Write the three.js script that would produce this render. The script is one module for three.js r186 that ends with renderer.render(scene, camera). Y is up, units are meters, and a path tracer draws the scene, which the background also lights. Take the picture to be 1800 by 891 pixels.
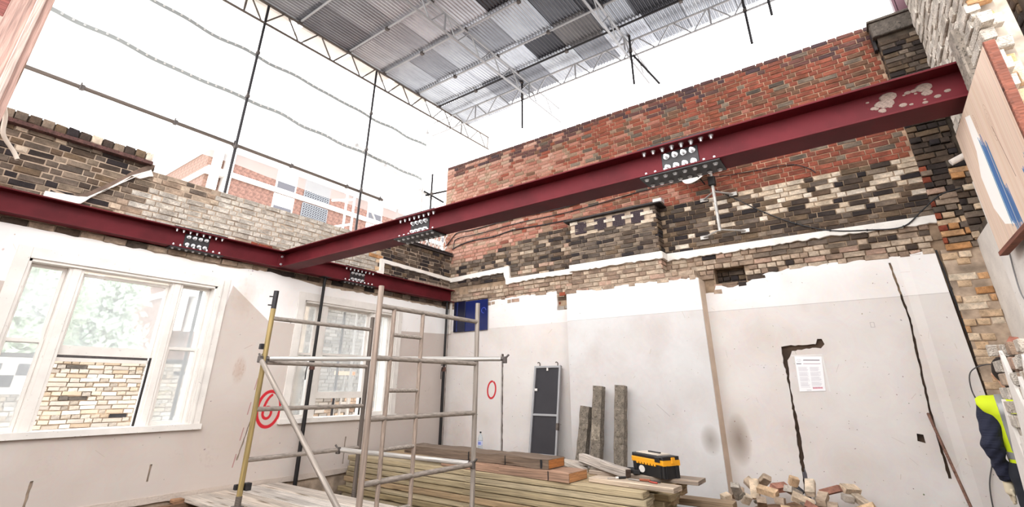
import * as THREE from 'three';
import { mergeGeometries } from 'three/addons/utils/BufferGeometryUtils.js';
import { MarchingCubes } from 'three/addons/objects/MarchingCubes.js';

// ---------------------------------------------------------------- camera, sky, exposure
// x runs along the back wall, z towards the viewer along the window wall, y up; the room corner is the origin
const scene = new THREE.Scene();
const FOCAL = 835.92, FULL = 1072;                                  // pixels of the 1800 x 891 frame, lens shifted upwards
const camera = new THREE.PerspectiveCamera(2 * THREE.MathUtils.radToDeg(Math.atan(FULL / 2 / FOCAL)), 1800 / FULL, 0.05, 300);
camera.position.set(7.198, 1.2, 7.66);
camera.rotation.set(THREE.MathUtils.degToRad(21.309), THREE.MathUtils.degToRad(35.836), THREE.MathUtils.degToRad(0.168), 'YXZ');
camera.setViewOffset(1800, FULL, 0, 181, 1800, 891);
camera.updateMatrixWorld(true); camera.updateProjectionMatrix();

const renderer = new THREE.WebGLRenderer({ antialias: true });
renderer.toneMapping = THREE.LinearToneMapping;
renderer.toneMappingExposure = 5.5;
renderer.shadowMap.enabled = true;

// a bright, even overcast sky, slightly stronger overhead
{
  const W = 64, H = 32, d = new Float32Array(W * H * 4);
  for (let j = 0; j < H; j++) for (let i = 0; i < W; i++) {
    const up = Math.sin(((j + 0.5) / H - 0.5) * Math.PI), b = up > 0 ? 1.0 + 0.35 * up : 0.35, k = (j * W + i) * 4;
    d[k] = b * 1.0; d[k + 1] = b * 1.0; d[k + 2] = b * 1.0; d[k + 3] = 1;
  }
  const t = new THREE.DataTexture(d, W, H, THREE.RGBAFormat, THREE.FloatType);
  t.mapping = THREE.EquirectangularReflectionMapping; t.magFilter = t.minFilter = THREE.LinearFilter; t.needsUpdate = true;
  scene.background = t; scene.environment = t;
}

// ---------------------------------------------------------------- helpers
function rng(seed) { let a = seed >>> 0; return () => { a = (a + 0x6D2B79F5) >>> 0; let t = a; t = Math.imul(t ^ (t >>> 15), t | 1); t ^= t + Math.imul(t ^ (t >>> 7), t | 61); return ((t ^ (t >>> 14)) >>> 0) / 4294967296; }; }
const V = (x, y, z) => new THREE.Vector3(x, y, z);
const lerp = THREE.MathUtils.lerp, clamp = THREE.MathUtils.clamp;
function hash(x, y, s) { let h = Math.imul(x | 0, 374761393) ^ Math.imul(y | 0, 668265263) ^ Math.imul(s | 0, 2147483647 ^ 0x5bd1e995); h = Math.imul(h ^ (h >>> 13), 1274126177); return ((h ^ (h >>> 16)) >>> 0) / 4294967296; }
function vnoise(x, y, s, per) {                                      // tiling value noise
  const xi = Math.floor(x), yi = Math.floor(y), fx = x - xi, fy = y - yi, u = fx * fx * (3 - 2 * fx), v = fy * fy * (3 - 2 * fy), m = (k, p) => ((k % p) + p) % p;
  const a = hash(m(xi, per), m(yi, per), s), b = hash(m(xi + 1, per), m(yi, per), s), c = hash(m(xi, per), m(yi + 1, per), s), d = hash(m(xi + 1, per), m(yi + 1, per), s);
  return lerp(lerp(a, b, u), lerp(c, d, u), v);
}
function fbm(x, y, s, per, oct = 4) { let f = 0, a = 0.5, n = 0; for (let o = 0; o < oct; o++) { f += a * vnoise(x, y, s + o * 17, per); n += a; a *= 0.5; x *= 2; y *= 2; per *= 2; } return f / n; }
function dataTex(size, fn, repeat, srgb = true) {                    // fn(u, v) -> [r, g, b] in 0..1
  const d = new Uint8Array(size * size * 4);
  for (let j = 0; j < size; j++) for (let i = 0; i < size; i++) { const c = fn(i / size, j / size), k = (j * size + i) * 4; for (let n = 0; n < 3; n++) d[k + n] = clamp(c[n] ?? c[0], 0, 1) * 255; d[k + 3] = 255; }
  const t = new THREE.DataTexture(d, size, size); t.wrapS = t.wrapT = THREE.RepeatWrapping; t.magFilter = THREE.LinearFilter; t.minFilter = THREE.LinearMipmapLinearFilter; t.generateMipmaps = true;
  if (srgb) t.colorSpace = THREE.SRGBColorSpace; t.repeat.set(repeat[0], repeat[1]); t.needsUpdate = true; return t;
}
function canvasTex(w, h, draw, srgb = true) {
  const c = document.createElement('canvas'); c.width = w; c.height = h; draw(c.getContext('2d'), w, h);
  const t = new THREE.CanvasTexture(c); t.wrapS = t.wrapT = THREE.ClampToEdgeWrapping; if (srgb) t.colorSpace = THREE.SRGBColorSpace; t.needsUpdate = true; return t;
}
const used = new Map();
function numbered(name) { const n = used.get(name) ?? 0; used.set(name, n + 1); return n ? `${name}_${String(n).padStart(3, '0')}` : name; }
function shade(o) { o.castShadow = true; o.receiveShadow = true; return o; }
function thing(name, label, category, pos = [0, 0, 0], group) {
  const o = new THREE.Group(); o.name = numbered(name); o.position.set(...pos); o.userData = { label, category };
  if (group) o.userData.group = group; scene.add(o); return o;
}
function structure(name, label) { const o = new THREE.Group(); o.name = numbered(name); o.userData = { kind: 'structure' }; if (label) o.userData.label = label; scene.add(o); return o; }
function part(name, geo, mat, parent, label) { const m = shade(new THREE.Mesh(Array.isArray(geo) ? merge(geo) : geo, mat)); m.name = name; if (label) m.userData.label = label; parent.add(m); return m; }
function merge(list) { return list.length === 1 ? list[0] : mergeGeometries(list.map((g) => { const n = g.index ? g.toNonIndexed() : g; for (const k of Object.keys(n.attributes)) if (!['position', 'normal', 'uv'].includes(k)) n.deleteAttribute(k); return n; })); }
function metres(g) {                                                 // uv in metres from the dominant axis of the normal
  g = g.index ? g.toNonIndexed() : g; const p = g.attributes.position, n = g.attributes.normal, uv = new Float32Array(p.count * 2);
  for (let i = 0; i < p.count; i++) {
    const ax = Math.abs(n.getX(i)), ay = Math.abs(n.getY(i)), az = Math.abs(n.getZ(i)), x = p.getX(i), y = p.getY(i), z = p.getZ(i);
    if (ax >= ay && ax >= az) { uv[i * 2] = z; uv[i * 2 + 1] = y; } else if (ay >= az) { uv[i * 2] = x; uv[i * 2 + 1] = z; } else { uv[i * 2] = x; uv[i * 2 + 1] = y; }
  }
  g.setAttribute('uv', new THREE.BufferAttribute(uv, 2)); return g;
}
const bx = (x0, x1, y0, y1, z0, z1) => metres(new THREE.BoxGeometry(x1 - x0, y1 - y0, z1 - z0).translate((x0 + x1) / 2, (y0 + y1) / 2, (z0 + z1) / 2));
function cbox(w, h, d, c = 0.004) {                                  // centred box with bevelled edges
  const s = new THREE.Shape(); s.moveTo(-w / 2 + c, -h / 2 + c); s.lineTo(w / 2 - c, -h / 2 + c); s.lineTo(w / 2 - c, h / 2 - c); s.lineTo(-w / 2 + c, h / 2 - c); s.closePath();
  return metres(new THREE.ExtrudeGeometry(s, { depth: d - 2 * c, bevelEnabled: true, bevelThickness: c, bevelSize: c, bevelSegments: 1, steps: 1 }).translate(0, 0, -d / 2 + c));
}
const cb = (x0, x1, y0, y1, z0, z1, c) => metres(cbox(x1 - x0, y1 - y0, z1 - z0, c).translate((x0 + x1) / 2, (y0 + y1) / 2, (z0 + z1) / 2));
function rod(a, b, r, seg = 10, r2 = r) {                            // round bar from a to b
  const d = b.clone().sub(a), L = d.length(), g = new THREE.CylinderGeometry(r2, r, L, seg, 1);
  return g.applyQuaternion(new THREE.Quaternion().setFromUnitVectors(V(0, 1, 0), d.normalize())).translate((a.x + b.x) / 2, (a.y + b.y) / 2, (a.z + b.z) / 2);
}
function hollow(a, b, r, seg = 12) {                                 // open-ended pipe with wall thickness
  const L = b.clone().sub(a).length(), q = new THREE.Quaternion().setFromUnitVectors(V(0, 1, 0), b.clone().sub(a).normalize());
  return new THREE.LatheGeometry([V(r * 0.84, 0, 0), V(r, 0, 0), V(r, L, 0), V(r * 0.84, L, 0), V(r * 0.84, 0, 0)].map((v) => new THREE.Vector2(v.x, v.y)), seg).applyQuaternion(q).translate(a.x, a.y, a.z);
}
const cable = (pts, r, n = 60) => new THREE.TubeGeometry(new THREE.CatmullRomCurve3(pts), n, r, 6);
function rag(pts, amp, step, r, closed = true) {                     // break the sides of a polygon into a rough edge; a point [x, y, 1] keeps the side after it straight
  const out = [];
  for (let i = 0; i < pts.length - (closed ? 0 : 1); i++) {
    const a = pts[i], b = pts[(i + 1) % pts.length]; out.push(new THREE.Vector2(a[0], a[1])); if (a[2]) continue;
    const dx = b[0] - a[0], dy = b[1] - a[1], L = Math.hypot(dx, dy), n = Math.floor(L / step);
    for (let k = 1; k < n; k++) { const t = (k + (r() - 0.5) * 0.7) / n, o = (r() - 0.5) * 2 * amp; out.push(new THREE.Vector2(a[0] + dx * t - (dy / L) * o, a[1] + dy * t + (dx / L) * o)); }
  }
  return out;
}
// a sheet standing on the x-y plane, or (turned) on the z-y plane with its face towards +x
function sheet(outline, holes, thick, bevel = 0) {
  const s = new THREE.Shape(outline); for (const h of holes) s.holes.push(new THREE.Path(h));
  return new THREE.ExtrudeGeometry(s, { depth: thick, bevelEnabled: bevel > 0, bevelThickness: bevel, bevelSize: bevel, bevelSegments: 1, steps: 1 });
}
const toLeft = (g) => g.applyMatrix4(new THREE.Matrix4().makeBasis(V(0, 0, -1), V(0, 1, 0), V(1, 0, 0)));   // x -> -z, z -> x
const upright = (g) => { const uv = g.attributes.uv; for (let i = 0; i < uv.count; i++) uv.setXY(i, uv.getY(i), uv.getX(i)); return g; };   // grain along the height
const toRight = (g) => g.applyMatrix4(new THREE.Matrix4().makeBasis(V(0, 0, 1), V(0, 1, 0), V(-1, 0, 0)));   // x -> z, z -> -x
function frameUV(g, u0, v0, w, h, flip = 1, ax = 'x') {                // uv 0..1 over a rectangle of the wall
  g = g.index ? g.toNonIndexed() : g; const p = g.attributes.position, uv = new Float32Array(p.count * 2);
  for (let i = 0; i < p.count; i++) { const a = ax === 'x' ? p.getX(i) : p.getZ(i); uv[i * 2] = flip > 0 ? (a - u0) / w : 1 - (a - u0) / w; uv[i * 2 + 1] = (p.getY(i) - v0) / h; }
  g.setAttribute('uv', new THREE.BufferAttribute(uv, 2)); return g;
}

// ---------------------------------------------------------------- materials
const std = (color, rough = 0.85, o = {}) => new THREE.MeshStandardMaterial({ color, roughness: rough, ...o });
const T = {};
T.brick = dataTex(256, (u, v) => { const a = fbm(u * 6, v * 6, 3, 6, 5), b = vnoise(u * 64, v * 64, 9, 64); const k = 0.62 + 0.5 * a - (b > 0.9 ? 0.22 : 0) + (b < 0.06 ? 0.15 : 0); return [k, k * 0.985, k * 0.96]; }, [3.2, 3.2]);
T.brickBump = dataTex(256, (u, v) => { const k = 0.6 * fbm(u * 8, v * 8, 21, 8, 5) + 0.4 * vnoise(u * 60, v * 60, 5, 60); return [k, k, k]; }, [3.2, 3.2], false);
T.mortar = dataTex(256, (u, v) => { const k = 0.6 + 0.55 * fbm(u * 9, v * 9, 31, 9, 5); return [k, k * 0.97, k * 0.93]; }, [1.1, 1.1]);
T.steel = dataTex(512, (u, v) => { const a = fbm(u * 5, v * 5, 41, 5, 5), s = vnoise(u * 140, v * 24, 43, 24); const w = s > 0.93 ? 0.25 : 0, k = 0.8 + 0.35 * a + w; return [k, k * (1 + w * 0.6), k * (1 + w * 0.6)]; }, [1, 1]);
T.galv = dataTex(256, (u, v) => { const k = 0.78 + 0.12 * fbm(u * 16, v * 2, 51, 32, 3) + 0.2 * fbm(u * 3, v * 3, 55, 3, 4); return [k, k, k * 1.01]; }, [1, 1]);
T.tube = dataTex(128, (u, v) => { const k = 0.62 + 0.5 * fbm(u * 8, v * 8, 61, 8, 5); return [k, k * 0.985, k * 0.965]; }, [2, 4]);
const woodFn = (s, knots) => (u, v) => {
  const warp = fbm(u * 3, v * 6, s, 6, 3), g = vnoise(u * 4 + warp * 0.8, v * 56 + warp * 5, s + 3, 56), f = vnoise(u * 24, v * 128, s + 5, 128);
  let k = 0.66 + 0.24 * g + 0.13 * f + 0.34 * (fbm(u * 4, v * 4, s + 7, 4, 4) - 0.5), w = 0;
  if (knots) for (let n = 0; n < 5; n++) { const dx = (u - hash(n, 1, s)) * 5, dy = (v - hash(n, 2, s)) * 10, d = Math.hypot(dx, dy); if (d < 0.35) { w = Math.max(w, 1 - d / 0.35); } }
  k -= 0.45 * w; return [k, k * (1 - 0.08 * w), k * (1 - 0.2 * w)];
};
T.wood = dataTex(512, woodFn(71, true), [0.55, 2.2]);
T.wood2 = dataTex(512, woodFn(171, true), [0.4, 2.0]);
T.woodBump = dataTex(256, (u, v) => { const k = vnoise(u * 5, v * 60, 83, 60) * 0.6 + vnoise(u * 30, v * 120, 85, 120) * 0.4; return [k, k, k]; }, [0.55, 2.2], false);
T.stone = dataTex(256, (u, v) => { const a = fbm(u * 10, v * 10, 91, 10, 5), b = vnoise(u * 40, v * 40, 93, 40); const k = 0.6 + 0.5 * a - (b > 0.82 ? 0.3 : 0); return [k, k * 0.98, k * 0.95]; }, [2.5, 2.5]);
T.dirt = dataTex(256, (u, v) => { const k = 0.45 + 0.8 * fbm(u * 12, v * 12, 101, 12, 5); return [k, k * 0.94, k * 0.86]; }, [0.8, 0.8]);
T.plain = dataTex(256, (u, v) => { const k = 0.9 + 0.13 * fbm(u * 6, v * 6, 111, 6, 5) - (vnoise(u * 70, v * 70, 113, 70) > 0.95 ? 0.16 : 0); return [k, k * 0.99, k * 0.975]; }, [0.9, 0.9]);
T.plasterBump = dataTex(256, (u, v) => { const k = 0.7 * fbm(u * 5, v * 5, 121, 5, 4) + 0.3 * vnoise(u * 50, v * 50, 125, 50); return [k, k, k]; }, [1.2, 1.2], false);

const M = {
  redSteel: new THREE.MeshPhysicalMaterial({ color: '#601b22', roughness: 0.6, map: T.steel, specularIntensity: 0.35 }),
  plate: std('#302d30', 0.5, { metalness: 0.3, map: T.tube }),
  bolt: std('#d8d8da', 0.3, { metalness: 0.75 }),
  tube: std('#b0a7a0', 0.6, { metalness: 0.35, map: T.tube }),
  tubeDull: std('#746a64', 0.7, { metalness: 0.2, map: T.tube }),
  tubeRust: std('#ab9a8f', 0.7, { metalness: 0.15, map: T.tube }),
  tubeBright: std('#cfccca', 0.42, { metalness: 0.35, map: T.tube }),
  tubeDark: std('#363438', 0.55, { metalness: 0.4, map: T.tube }),
  black: std('#17161a', 0.5), blackIron: std('#1e1b1c', 0.55, { metalness: 0.3 }), coupler: std('#5a5350', 0.6, { metalness: 0.4 }),
  alu: std('#a5a4a6', 0.5, { metalness: 0.5 }),
  whitePaint: std('#e9e5e2', 0.55, { map: T.plain }), whiteTrim: std('#eeeae6', 0.85, { map: T.plain, bumpMap: T.plasterBump, bumpScale: 0.006 }),
  plasterWhite: std('#e9e4df', 0.9, { map: T.plain, bumpMap: T.plasterBump, bumpScale: 0.004 }),
  mortar: std('#a8937f', 0.95, { map: T.mortar }), mortarPale: std('#bfae9f', 0.95, { map: T.mortar }), mortarWhite: std('#c6bdb4', 0.95, { map: T.mortar }), chaseDark: std('#53443a', 0.98, { map: T.mortar }), mortarDark: std('#5f554c', 0.95, { map: T.mortar }),
  stone: std('#958c82', 0.95, { map: T.stone, bumpMap: T.brickBump, bumpScale: 0.012 }), stonePale: std('#b3a99c', 0.95, { map: T.stone, bumpMap: T.brickBump, bumpScale: 0.008 }),
  dirt: std('#5a4d43', 1, { map: T.dirt }), slate: std('#3a3437', 0.7, { map: T.stone }),
  rubber: std('#2a2829', 0.8),
};
const wood = (c, t = T.wood, r = 0.8) => std(c, r, { map: t, bumpMap: T.woodBump, bumpScale: 0.003 });
const BR = {};                                                       // brick tones
function tones(key, list, rough = 0.92, bump = 0.006, map = T.brick) { BR[key] = list.map((c) => std(c, rough, { map, bumpMap: T.brickBump, bumpScale: bump })); }
tones('red', ['#9f5542', '#94503f', '#a75f4b', '#97553f', '#7c5946', '#a25744', '#8a5142']);
tones('soot', ['#6e4a47', '#5f4344', '#7a4f48', '#574146', '#684a45']);
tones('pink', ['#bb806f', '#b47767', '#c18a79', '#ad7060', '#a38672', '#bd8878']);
tones('flarepink', ['#d0a191', '#c99887', '#d7ab9c', '#c49484', '#c2a592']);  // red brick with sky flare mixed into its tone
tones('stock', ['#4a3d36', '#3a302d', '#5c4c40', '#6a5646', '#30282a', '#77634f', '#52443b']);
tones('olive', ['#6f6258', '#857568', '#5f544c', '#8a7a6b', '#6a5c52', '#8f7f71', '#7a6c62']);
tones('pale', ['#ead9c6', '#e0ccb6', '#efe2d4', '#e3d2c0']);
tones('old', ['#c4af9d', '#b8a290', '#ab9482', '#cfbba8', '#9c8575', '#c3a392', '#c9b7a5']);
tones('wash', ['#d9d2cb', '#cfc7bf', '#dfd8d1', '#c9c0b7', '#d6cec5'], 0.95, 0.012);
tones('quoin', ['#e6c6a4', '#efdac2', '#dcae82', '#f0dfcb', '#d09a68', '#e4c7a8', '#ecd2b6']);
tones('quoinred', ['#a4533a', '#8f4430']);
tones('yard', ['#d9d4cd', '#d0c9c0', '#e1dcd5', '#c6beb5', '#d8cbba', '#bfb9b3', '#d6cbbe', '#e6e1da', '#c9b9a6'], 0.95, 0.008, T.plain);
tones('yarddark', ['#3a3a40', '#6f6a66']);
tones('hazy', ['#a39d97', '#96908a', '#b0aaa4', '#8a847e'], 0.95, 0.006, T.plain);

// ---------------------------------------------------------------- bricks
const brickShapes = {};
function brickShape(cls, k) {                                        // 22 triangles: chipped face, bevelled rim, sides; face towards +z
  const key = cls + k; if (brickShapes[key]) return brickShapes[key];
  const r = rng(977 * k + cls.length * 131 + cls.charCodeAt(0)), L = { s: 0.215, h: 0.103 }[cls], H = 0.066, D = 0.06, c = 0.006, j = (a) => (r() - 0.5) * a;
  const ring = (hx, hy, z, a) => [[-hx, -hy], [hx, -hy], [hx, hy], [-hx, hy]].map(([x, y]) => V(x + j(a), y + j(a), z + j(a * 0.8)));
  const f = ring(L / 2 - c, H / 2 - c, D / 2, 0.006), m = ring(L / 2, H / 2, D / 2 - c, 0.006), b = ring(L / 2 - 0.002, H / 2 - 0.002, -D / 2, 0), mid = V(j(0.03), j(0.01), D / 2 + j(0.005)), P = [];
  const tri = (...v) => v.forEach((q) => P.push(q.x, q.y, q.z));
  for (let i = 0; i < 4; i++) { const n = (i + 1) % 4; tri(f[i], f[n], mid); tri(m[i], m[n], f[n]); tri(m[i], f[n], f[i]); tri(b[i], b[n], m[n]); tri(b[i], m[n], m[i]); }
  tri(b[1], b[0], b[3]); tri(b[1], b[3], b[2]);
  const g = new THREE.BufferGeometry(); g.setAttribute('position', new THREE.Float32BufferAttribute(P, 3)); g.computeVertexNormals(); metres(g);
  const ou = r(), ov = r(), uv = g.attributes.uv; for (let i = 0; i < uv.count; i++) uv.setXY(i, uv.getX(i) + ou, uv.getY(i) + ov);
  return (brickShapes[key] = g);
}
// lays courses on a face: o its origin, U along, Vv up, N out; pick(u, v, r) names the tone or returns null for no brick
function lay(specs, o, U, Vv, N, u0, u1, v0, v1, pick, { bond = 'flemish', course = 0.077, seed = 1, rough = 0.004, proud = 0.007, shift = 0 } = {}) {
  const r = rng(seed), rows = Math.floor((v1 - v0) / course + 1e-6), joint = 0.0105;
  for (let i = 0; i < rows; i++) {
    let u = u0 - (i % 2 ? 0.17 : 0.0) + shift, k = i;
    while (u < u1 - 0.03) {
      const head = bond === 'flemish' ? k % 2 === 1 : bond === 'header' ? true : bond === 'english' ? i % 2 === 1 : bond === 'rough' ? r() < 0.6 : false;
      let a = u, b = u + (head ? 0.113 : 0.225) * (bond === 'rough' ? 0.85 + 0.35 * r() : 1); u = b; k++;
      a = Math.max(a, u0); b = Math.min(b, u1); const len = b - a - joint; if (len < 0.035) continue;
      const uc = (a + b) / 2, vc = v0 + (i + 0.5) * course, tone = pick(uc, vc, r); const tw = (r() - 0.5) * rough * 4, dp = (r() - 0.5) * rough * 3, dv = (r() - 0.5) * rough;
      if (!tone) continue;
      const set = BR[tone], pos = o.clone().addScaledVector(U, uc).addScaledVector(Vv, vc + dv).addScaledVector(N, proud - 0.03 + dp);
      specs.push({ pos, len, h: course - joint, q: [U, Vv, N], tw, mat: set[Math.floor(r() * set.length)], v: Math.floor(r() * 4) });
    }
  }
}
const eye = camera.position, viewProj = new THREE.Matrix4().multiplyMatrices(camera.projectionMatrix, camera.matrixWorldInverse);
function inFrame(p, m = 1.03) { const q = V(p.x, p.y, p.z).applyMatrix4(viewProj), w = p.clone().applyMatrix4(camera.matrixWorldInverse).z; return w < 0 && Math.abs(q.x) < m && Math.abs(q.y) < m; }
// the 300 bricks of one wall that show largest become parts, the others one part of joined bricks
const restMat = std('#ffffff', 0.92, { map: T.brick, bumpMap: T.brickBump, bumpScale: 0.006 });
function raise(parent, specs, keep = 300) {
  for (const s of specs) { const n = s.q[2], d = eye.clone().sub(s.pos), l = d.length(); s.size = (inFrame(s.pos) ? 1 : 0.0001) * s.len * Math.max(0.02, d.dot(n) / l) / (l * l); s.turn = new THREE.Quaternion().setFromRotationMatrix(new THREE.Matrix4().makeBasis(...s.q)).multiply(new THREE.Quaternion().setFromAxisAngle(V(0, 0, 1), s.tw)); }
  specs.sort((a, b) => b.size - a.size);
  const scale = (s, c) => V(s.len / { s: 0.215, h: 0.103 }[c], s.h / 0.066, 1);
  for (const s of specs.slice(0, keep)) { const c = s.len > 0.15 ? 's' : 'h', m = part('brick', brickShape(c, s.v), s.mat, parent); m.position.copy(s.pos); m.quaternion.copy(s.turn); m.scale.copy(scale(s, c)); }
  const rest = specs.slice(keep); if (!rest.length) return;
  const im = new THREE.InstancedMesh(brickShape('h', 1), restMat, rest.length), mt = new THREE.Matrix4();
  rest.forEach((s, i) => { im.setMatrixAt(i, mt.compose(s.pos, s.turn, scale(s, 'h'))); im.setColorAt(i, s.mat.color); });
  im.name = 'brickwork'; im.userData = { kind: 'stuff' }; shade(im); parent.add(im);
}
const X = V(1, 0, 0), Y = V(0, 1, 0), Z = V(0, 0, 1), NX = V(-1, 0, 0), NZ = V(0, 0, -1), O0 = V(0, 0, 0);

// ================================================================ the setting
const FLOOR = -0.36, floor = structure('floor');
part('floor_slab', bx(-0.4, 9.6, FLOOR - 0.2, FLOOR, -0.4, 9.6), M.dirt, floor);

// canvases that colour the plaster: two coats, marks and sprayed paint
function plasterCanvas(wm, hm, base, opts = {}) {                    // wm x hm metres; v0 the height of the bottom edge
  const k = 2000 / Math.max(wm, hm), W = Math.round(wm * k), H = Math.round(hm * k), r = rng(opts.seed ?? 5), v0 = opts.v0;
  return canvasTex(W, H, (g) => {
    const py = (y) => (v0 + hm - y) * k, px = (x) => (x - opts.u0) * k;
    g.fillStyle = base; g.fillRect(0, 0, W, H);
    if (opts.upper) { g.fillStyle = opts.upperColor; opts.upper(g, px, py, k); }
    for (let i = 0; i < 260; i++) { const x = r() * W, y = r() * H, s = (0.05 + r() * 0.5) * k, a = 0.012 + 0.02 * r(); const q = g.createRadialGradient(x, y, 0, x, y, s); const c = r() < 0.5 ? '150,120,100' : '255,252,248'; q.addColorStop(0, `rgba(${c},${a * 2.2})`); q.addColorStop(1, `rgba(${c},0)`); g.fillStyle = q; g.fillRect(x - s, y - s, 2 * s, 2 * s); }
    for (let i = 0; i < (opts.specks ?? 160); i++) { const x = r() * W, y = r() * H, s = (0.003 + 0.008 * r() * r()) * k; g.fillStyle = `rgba(${60 + 60 * r()},${50 + 40 * r()},${45 + 30 * r()},${0.25 + 0.5 * r()})`; g.beginPath(); g.ellipse(x, y, s * (0.6 + r()), s * (0.5 + 0.5 * r()), r() * 3, 0, 7); g.fill(); }
    for (let i = 0; i < (opts.scratches ?? 26); i++) { const x = r() * W, y = r() * H; g.strokeStyle = `rgba(${110 + 40 * r()},${90 + 30 * r()},80,${0.15 + 0.25 * r()})`; g.lineWidth = (0.002 + 0.004 * r()) * k; g.beginPath(); g.moveTo(x, y); g.lineTo(x + (r() - 0.3) * 0.16 * k, y + (r() - 0.5) * 0.2 * k); g.stroke(); }
    opts.marks?.(g, px, py, k, r);
  });
}
function soot(g, x, y, rx, ry, c, a) { g.save(); g.translate(x, y); g.scale(1, ry / rx); const q = g.createRadialGradient(0, 0, 0, 0, 0, rx); q.addColorStop(0, `rgba(${c},${a})`); q.addColorStop(0.5, `rgba(${c},${a * 0.55})`); q.addColorStop(1, `rgba(${c},0)`); g.fillStyle = q; g.fillRect(-rx, -rx, 2 * rx, 2 * rx); g.restore(); }
function smear(g, x, y, rx, ry, c, a, r, n = 40) { for (let i = 0; i < n; i++) { const t = r() * 6.28, d = Math.sqrt(r()); g.fillStyle = `rgba(${c},${a * (0.3 + r())})`; g.beginPath(); g.ellipse(x + Math.cos(t) * d * rx, y + Math.sin(t) * d * ry, rx * (0.04 + 0.1 * r()), ry * (0.04 + 0.12 * r()), 0, 0, 7); g.fill(); } }
const COAT = '#ded9d5', TOP = '#f1eeec';

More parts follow.
